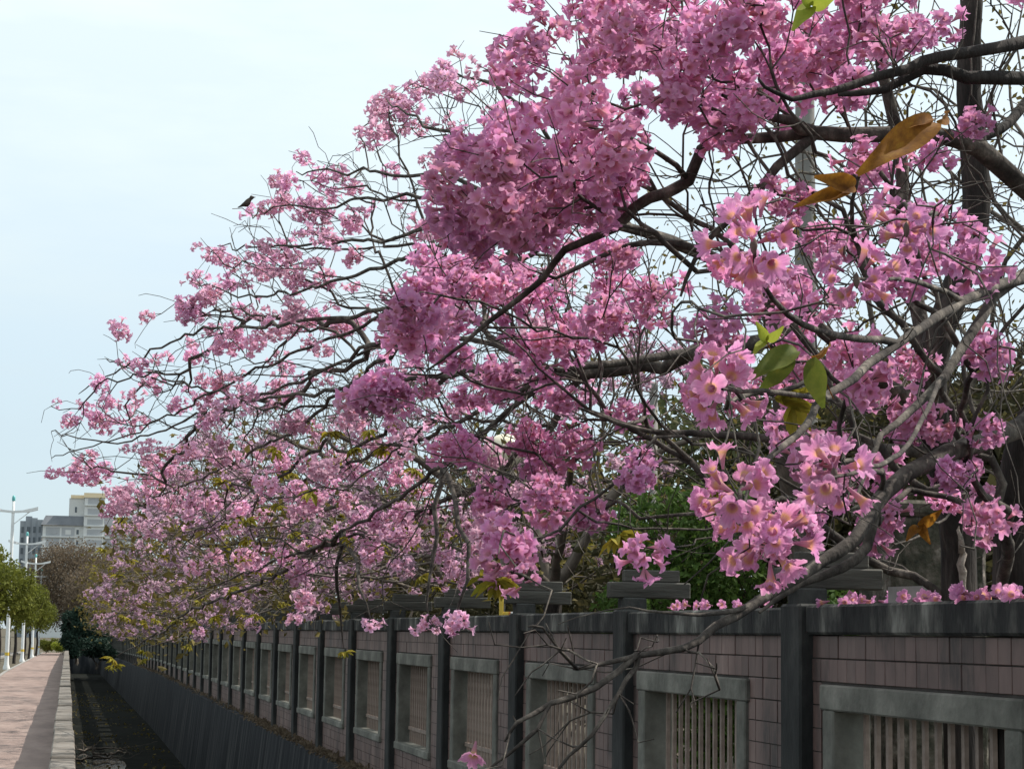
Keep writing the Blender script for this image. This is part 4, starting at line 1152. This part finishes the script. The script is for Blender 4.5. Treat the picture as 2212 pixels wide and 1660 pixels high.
# ================================================================== the street on the left
lamps = [(86.7, -2.38), (116, -2.37), (146, -2.33), (176, -2.3)]
lamp_src = None
def curve_arm():
    V = []; F = []
    n = 15
    for i in range(n):
        x = -1.0+2.0*i/(n-1); z = 6.42+.16*x*x*1.0
        h = .09 if abs(x) < .5 else .13; wd = .07 if abs(x) < .5 else .13
        for (a, b) in ((-1, -1), (1, -1), (1, 1), (-1, 1)): V.append((x*1.0, a*wd, z+b*h*.5))
    for i in range(n-1):
        for k in range(4): F.append((i*4+k, i*4+(k+1) % 4, (i+1)*4+(k+1) % 4, (i+1)*4+k))
    F += [(3, 2, 1, 0), tuple((n-1)*4+k for k in range(4))]
    return fast_mesh('lamp_arms', V, F, False)
pole_me = lathe('lamp_pole', [(.14, -.05), (.14, .08), (.095, .2), (.085, .6), (.062, 6.0), (.055, 6.9), (.0, 6.92)], 14); pole_me.materials.append(m_white)
arm_me = curve_arm(); arm_me.materials.append(m_white)
cap_me = lathe('pole_cap', [(.06, 6.86), (.07, 6.88), (.07, 7.0), (.045, 7.08), (0, 7.1)], 12); cap_me.materials.append(m_aqua)
band_me = lathe('band', [(.092, .55), (.092, .68)], 14); band_me.materials.append(m_yellow)
br_me = fast_mesh('brace', [(.06, -.015, 5.9), (.06, .015, 5.9), (.06, .015, 5.95), (.06, -.015, 5.95), (.72, -.015, 6.46), (.72, .015, 6.46), (.72, .015, 6.5), (.72, -.015, 6.5)], [(0, 1, 2, 3), (4, 7, 6, 5), (0, 4, 5, 1), (1, 5, 6, 2), (2, 6, 7, 3), (3, 7, 4, 0)], False); br_me.materials.append(m_white)
for li, (y, x) in enumerate(lamps):
    l = empty('street_lamp', (x, y, gz(y)))
    tag(l, ORD[li]+' white twin-armed street lamp beside the pavement, counting towards the apartment block', 'street lamp', 'street lamps along the pavement')
    for nm, me in (('lamp_pole', pole_me), ('lamp_arms', arm_me), ('pole_cap', cap_me), ('band', band_me), ('brace', br_me)): link(nm, me, None, l)
st = [(62, -3.7, 4.6, 1.8), (72, -3.3, 5.0, 1.9), (80, -3.0, 5.1, 1.9), (92, -2.9, 5.0, 1.9), (99, -2.7, 5.2, 1.8), (108, -2.6, 4.8, 1.7), (122, -2.4, 4.8, 1.8), (132, -2.3, 4.6, 1.9), (156, -2.2, 4.4, 1.7)]
for i, (y, x, h, r_) in enumerate(st):
    leafy('street_tree', ORD[i]+' small green street tree in line with the white lamps, counting towards the apartment block', 'tree', 'street trees along the pavement', (x, y, gz(y)), h, r_, 1.5, 34, 6000, .15, m_leaf_street, 5000+7*i, ntw=50, trunk_r=.09, bark=m_bark_dark)
leafy('low_bush', 'bright yellow-green clipped bush where the pavement ends', 'bush', None, (-.35, 182, gz(182)), 1.5, 1.0, .1, 8, 2200, .14, m_leaf_lime, 6001, ntw=20, trunk_r=.04)
leafy('low_bush', 'dull green low bush beside the yellow-green one', 'bush', None, (-1.8, 186, gz(186)), 1.6, 1.2, .1, 8, 2200, .16, m_leaf_street, 6011, ntw=20, trunk_r=.04)
leafy('evergreen_tree', 'dark blue-green conical evergreen at the far end of the channel', 'tree', None, (.55, 118, gz(118)-.1), 4.2, 1.25, .1, 16, 9000, .16, m_leaf_dark, 6021, ntw=60, trunk_r=.1)
leafy('evergreen_tree', 'dark evergreen thicket reaching down over the channel bank', 'tree', None, (1.9, 135, gz(135)-.6), 3.2, 1.9, .1, 16, 8000, .18, m_leaf_dark, 6031, ntw=60, trunk_r=.1)
bare_tree('brown_tree', 'broad brownish twiggy tree below the grey apartment block', None, (.4, 178, gz(178)), 9.4, 4.4, 900, 6101, .014, m_twig, .2, m_leaf_brown, 30000, .20)
bare_tree('brown_tree', 'lower brownish twiggy tree behind the dark evergreen', None, (3.6, 168, gz(168)), 7.4, 4.0, 700, 6111, .014, m_twig, .18, m_leaf_brown, 22000, .20)
# far greenery closing the street
for i, (x, y, h, r_) in enumerate([(-9, 230, 8, 6), (-18, 240, 9, 7), (6, 240, 8, 6), (16, 220, 8, 6)]):
    leafy('far_tree', 'far hazy green tree closing the end of the street', 'tree', 'far trees', (x, y, gz(200)), h, r_, 1.0, 14, 5000, .4, m_leaf_bg, 7000+7*i, ntw=40, trunk_r=.2)

# ------------------------------------------------------------------ apartment block
BD = 505.0
def bx(px): return at(px, 1200, BD)[0]
bz = lambda py: at(180, py, BD)[2]
by = at(180, 1200, BD)[1]
bld = empty('apartment_block', (bx(90), by, gz(200))); tag(bld, 'pale grey apartment block with a dark roof edge and a stair tower topped in cream', 'building')
ox, oz = bx(90), gz(200)
X = lambda px: bx(px)-ox
Z = lambda py: bz(py)-oz
dep = 24.0
link('main_wall', Boxes().box(0, X(330), 0, dep, -1, Z(1133)).mesh('main_wall'), m_bwall, bld)
# dark sloping roof edge
V = [(-.5, -.6, Z(1134)), (X(330)+.5, -.6, Z(1134)), (X(330)+.5, dep, Z(1134)), (-.5, dep, Z(1134)), (.6, .8, Z(1113)), (X(330)-.6, .8, Z(1113)), (X(330)-.6, dep-1, Z(1113)), (.6, dep-1, Z(1113))]
link('roof', fast_mesh('roof', V, [(0, 3, 2, 1), (4, 5, 6, 7), (0, 1, 5, 4), (1, 2, 6, 5), (2, 3, 7, 6), (3, 0, 4, 7)], False), m_broof, bld)
# stair tower and lift house
tw_ = link('stair_tower', Boxes().box(X(178), X(222), -1.6, 9, -1, Z(1073)).mesh('stair_tower'), m_bwall, bld)
link('cream_top', Boxes().box(X(176.5), X(223.5), -1.9, 9.4, Z(1073), Z(1063)).mesh('cream_top'), m_bcream, tw_)
lh = link('lift_house', Boxes().box(X(145), X(177.5), 1.0, 10, Z(1113)-.5, Z(1074)).mesh('lift_house'), m_bwall, bld)
link('cream_top', Boxes().box(X(148), X(176), .7, 10, Z(1074), Z(1067)).mesh('cream_top'), m_bcream, lh)
link('window', Boxes().box(X(158), X(162), .9, 1.1, Z(1105), Z(1093)).mesh('window'), m_bglass, lh)
for j, yy in enumerate([1091, 1113, 1136, 1158, 1181]):
    link('ledge', Boxes().box(X(179), X(222.6), -1.95, -1.59, Z(yy), Z(yy-2.4)).mesh('ledge'), m_bwall, tw_)
    link('recess', Boxes().box(X(185.5), X(219), -1.63, -1.5, Z(yy-3.5), Z(yy-16)).mesh('recess'), m_bpanel, tw_)
# bays of the long front
for r_ in range(7):
    y0_ = 1139+r_*23
    for c, (a, b_) in enumerate([(97, 127), (131, 159), (226, 256), (260, 290), (294, 324)]):
        bay = link('balcony_bay', Boxes().box(X(a), X(b_), -.05, .2, Z(y0_+18), Z(y0_)).mesh('balcony_bay'), m_bpanel, bld)
        link('pane', Boxes().box(X(a+8), X(b_-8), -.12, .0, Z(y0_+15), Z(y0_+5)).mesh('pane'), m_bwall if c % 2 else m_bpanel, bay)
    wn = link('window', Boxes().box(X(161), X(170), -.14, .2, Z(y0_+17), Z(y0_)).mesh('window'), m_bwall, bld)
    link('pane', Boxes().box(X(163), X(168), -.2, -.1, Z(y0_+14), Z(y0_+4)).mesh('pane'), m_bglass, wn)
    link('floor_band', Boxes().box(-.25, X(330), -.45, .1, Z(y0_+21.5), Z(y0_+19)).mesh('floor_band'), m_bwall, bld)
# stepped side wing on the left, its shade put into the grey
for j, (a, b_, t_) in enumerate([(40, 52, 1124), (52, 66, 1114), (66, 78, 1118), (78, 89.5, 1122)]):
    s_ = link('side_wing', Boxes().box(X(a), X(b_)-.02, 6-1.2*j, dep, -1, Z(t_)).mesh('side_wing'), m_bside, bld)
    for r_ in range(5):
        link('window', Boxes().box(X(a)+.35, X(b_)-.4, 5.9-1.2*j, 6.1-1.2*j, Z(1150+r_*23), Z(1137+r_*23)).mesh('window'), m_bglass, s_)

# ------------------------------------------------------------------ fallen flowers, debris and the bird
g9 = np.random.default_rng(909)
spots = [(g9.uniform(W-.01, W+.13), g9.uniform(6.9, 9.4)) for _ in range(44)]+[(g9.uniform(W, W+.12), g9.uniform(10.1, 12.4)) for _ in range(14)]
for (x, y) in spots:
    k = math.floor((y-Y0)/S); fy = (y-Y0)-k*S
    if fy < HALF+.05 or fy > S-HALF-.05: continue
    q = g9.uniform(0, 6.28); tilt = g9.uniform(1.1, 1.9)
    o = link('fallen_flower', FLOWERS0[int(g9.integers(7))], None, None, (x, y, ZC1+.022), (tilt, 0, q), (g9.uniform(.75, 1.05),)*3)
    tag(o, 'fallen pink flower lying on the stained coping', 'flower', 'fallen flowers on the coping')
n_l = 5200
yl = np.concatenate([g9.uniform(9, 40, 3600), g9.uniform(40, 110, n_l-3600)])
xl = W-.02-np.abs(g9.normal(0, .075, n_l)); xl = np.clip(xl, W-.2, W-.01)
zl = .012+.05*np.clip(1-(W-xl)/.2, 0, 1)*g9.random(n_l)+np.array([gz(v) for v in yl])
lit = link('leaf_litter', leaf_cloud('leaf_litter', np.stack([xl, yl, zl], 1), .07, 911, m_leaf_brown))
tag(lit, 'dry brown leaf litter heaped along the foot of the tiled wall', 'leaf litter', None, 'stuff')
n_f = 2600
pf = np.stack([g9.uniform(.15, W-.45, n_f)**1.0, g9.uniform(48, 130, n_f), np.zeros(n_f)], 1)
keep = (np.sin(pf[:, 0]*2.3+pf[:, 1]*.35)+np.sin(pf[:, 1]*.8+1)+g9.normal(0, .6, n_f)) > .2
pf = pf[keep]; pf[:, 2] = FLOOR+.012+np.array([gz(v) for v in pf[:, 1]])
fl = link('channel_litter', leaf_cloud('channel_litter', pf, .11, 913, m_leaf_dry))
tag(fl, 'fallen leaves strewn over the dark bed of the channel', 'leaf litter', None, 'stuff')
# dead branches caught on the channel floor
for i, (px, d, L) in enumerate([(205, 56, 1.3), (240, 58, 1.0), (222, 60, 1.4)]):
    b0 = at(px, 1630, d); b0[2] = FLOOR+.03
    sk = Skel(800+i)
    a = g9.uniform(-.5, .5)
    sk.poly([b0+(-L/2, a*.4, .03), b0+(0, 0, .10), b0+(L/2, -a*.4, .06)], [.04, .035, .015], .1, trunk=True, jit=.15)
    P = b0+np.array([0, 0, .18])+g9.normal(0, 1, (26, 3))*np.array([L*.4, .25, .09]); P[:, 2] = np.maximum(P[:, 2], FLOOR+.03)
    sk.grow(P, bf=.2, seg=.1, wig=.15)
    root = finish_tree(sk, b0, 'fallen_branch', 'dead twiggy branch lying in the shallow water of the channel', 'branch', 'fallen branches in the channel', .006, (m_bark, m_bark), 5, 9999)
# bird on a bare twig
pos = at(533, 441, 15.3)
bv = []; bf_ = []
prof = [(-.075, .003, 0.0), (-.05, .008, .002), (-.03, .012, .004), (-.012, .022, .006), (.008, .028, .010), (.026, .025, .018), (.038, .018, .028), (.046, .018, .037), (.056, .017, .040), (.066, .010, .038), (.078, .003, .034), (.088, .0005, .032)]
n = 10
for (x, r_, z) in prof:
    for k in range(n):
        a = 2*math.pi*k/n; bv.append((x, r_*math.cos(a), z+r_*math.sin(a)))
for i in range(len(prof)-1):
    for k in range(n): bf_.append((i*n+k, i*n+(k+1) % n, (i+1)*n+(k+1) % n, (i+1)*n+k))
bd = link('bird', fast_mesh('bird', bv, bf_), m_bird, None, tuple(pos), (0, -.35, -.2), (.95,)*3)
tag(bd, 'small dark bird perched on the tip of a bare twig', 'bird')
for s_ in (-1, 1):
    link('wing', fast_mesh('wing', [(.02, s_*.024, .026), (-.02, s_*.026, .018), (-.06, s_*.006, .004), (-.01, s_*.028, .0), (.022, s_*.028, .008)], [(0, 1, 2), (1, 3, 2), (0, 4, 3)] and [(0, 1, 2, 3), (0, 3, 4, 4)][:1], False), m_bird, bd)
    lg = Skel(3); lg.poly([np.array([.0, s_*.008, -.012]), np.array([.004, s_*.009, -.03]), np.array([.012, s_*.010, -.045])], [.0018, .0016, .0016], .008, jit=0)
    for k, (V, F, _n) in lg.meshes(np.zeros(3), .0015, min_limb=999).items(): link('leg', fast_mesh('leg', np.concatenate(V), np.concatenate(F)), m_twig, bd)
tw_root, tw_base, tsk = bird_tree
tp_ = pos+np.array([.012, 0, -.05])
d_ = ((tsk.pos[:tsk.n]-tp_)**2).sum(1); near_i = int(np.argmin(d_))
tk = Skel(4); tk.poly([tsk.pos[near_i], (tsk.pos[near_i]+tp_)/2+np.array([0, 0, -.05]), tp_, tp_+np.array([-.12, 0, .01])], [.006, .005, .004, .003], .05, jit=.08)
for k, (V, F, _n) in tk.meshes(tw_base, .003, min_limb=999).items(): link('perch_twig', fast_mesh('perch_twig', np.concatenate(V), np.concatenate(F)), m_twig, tw_root)
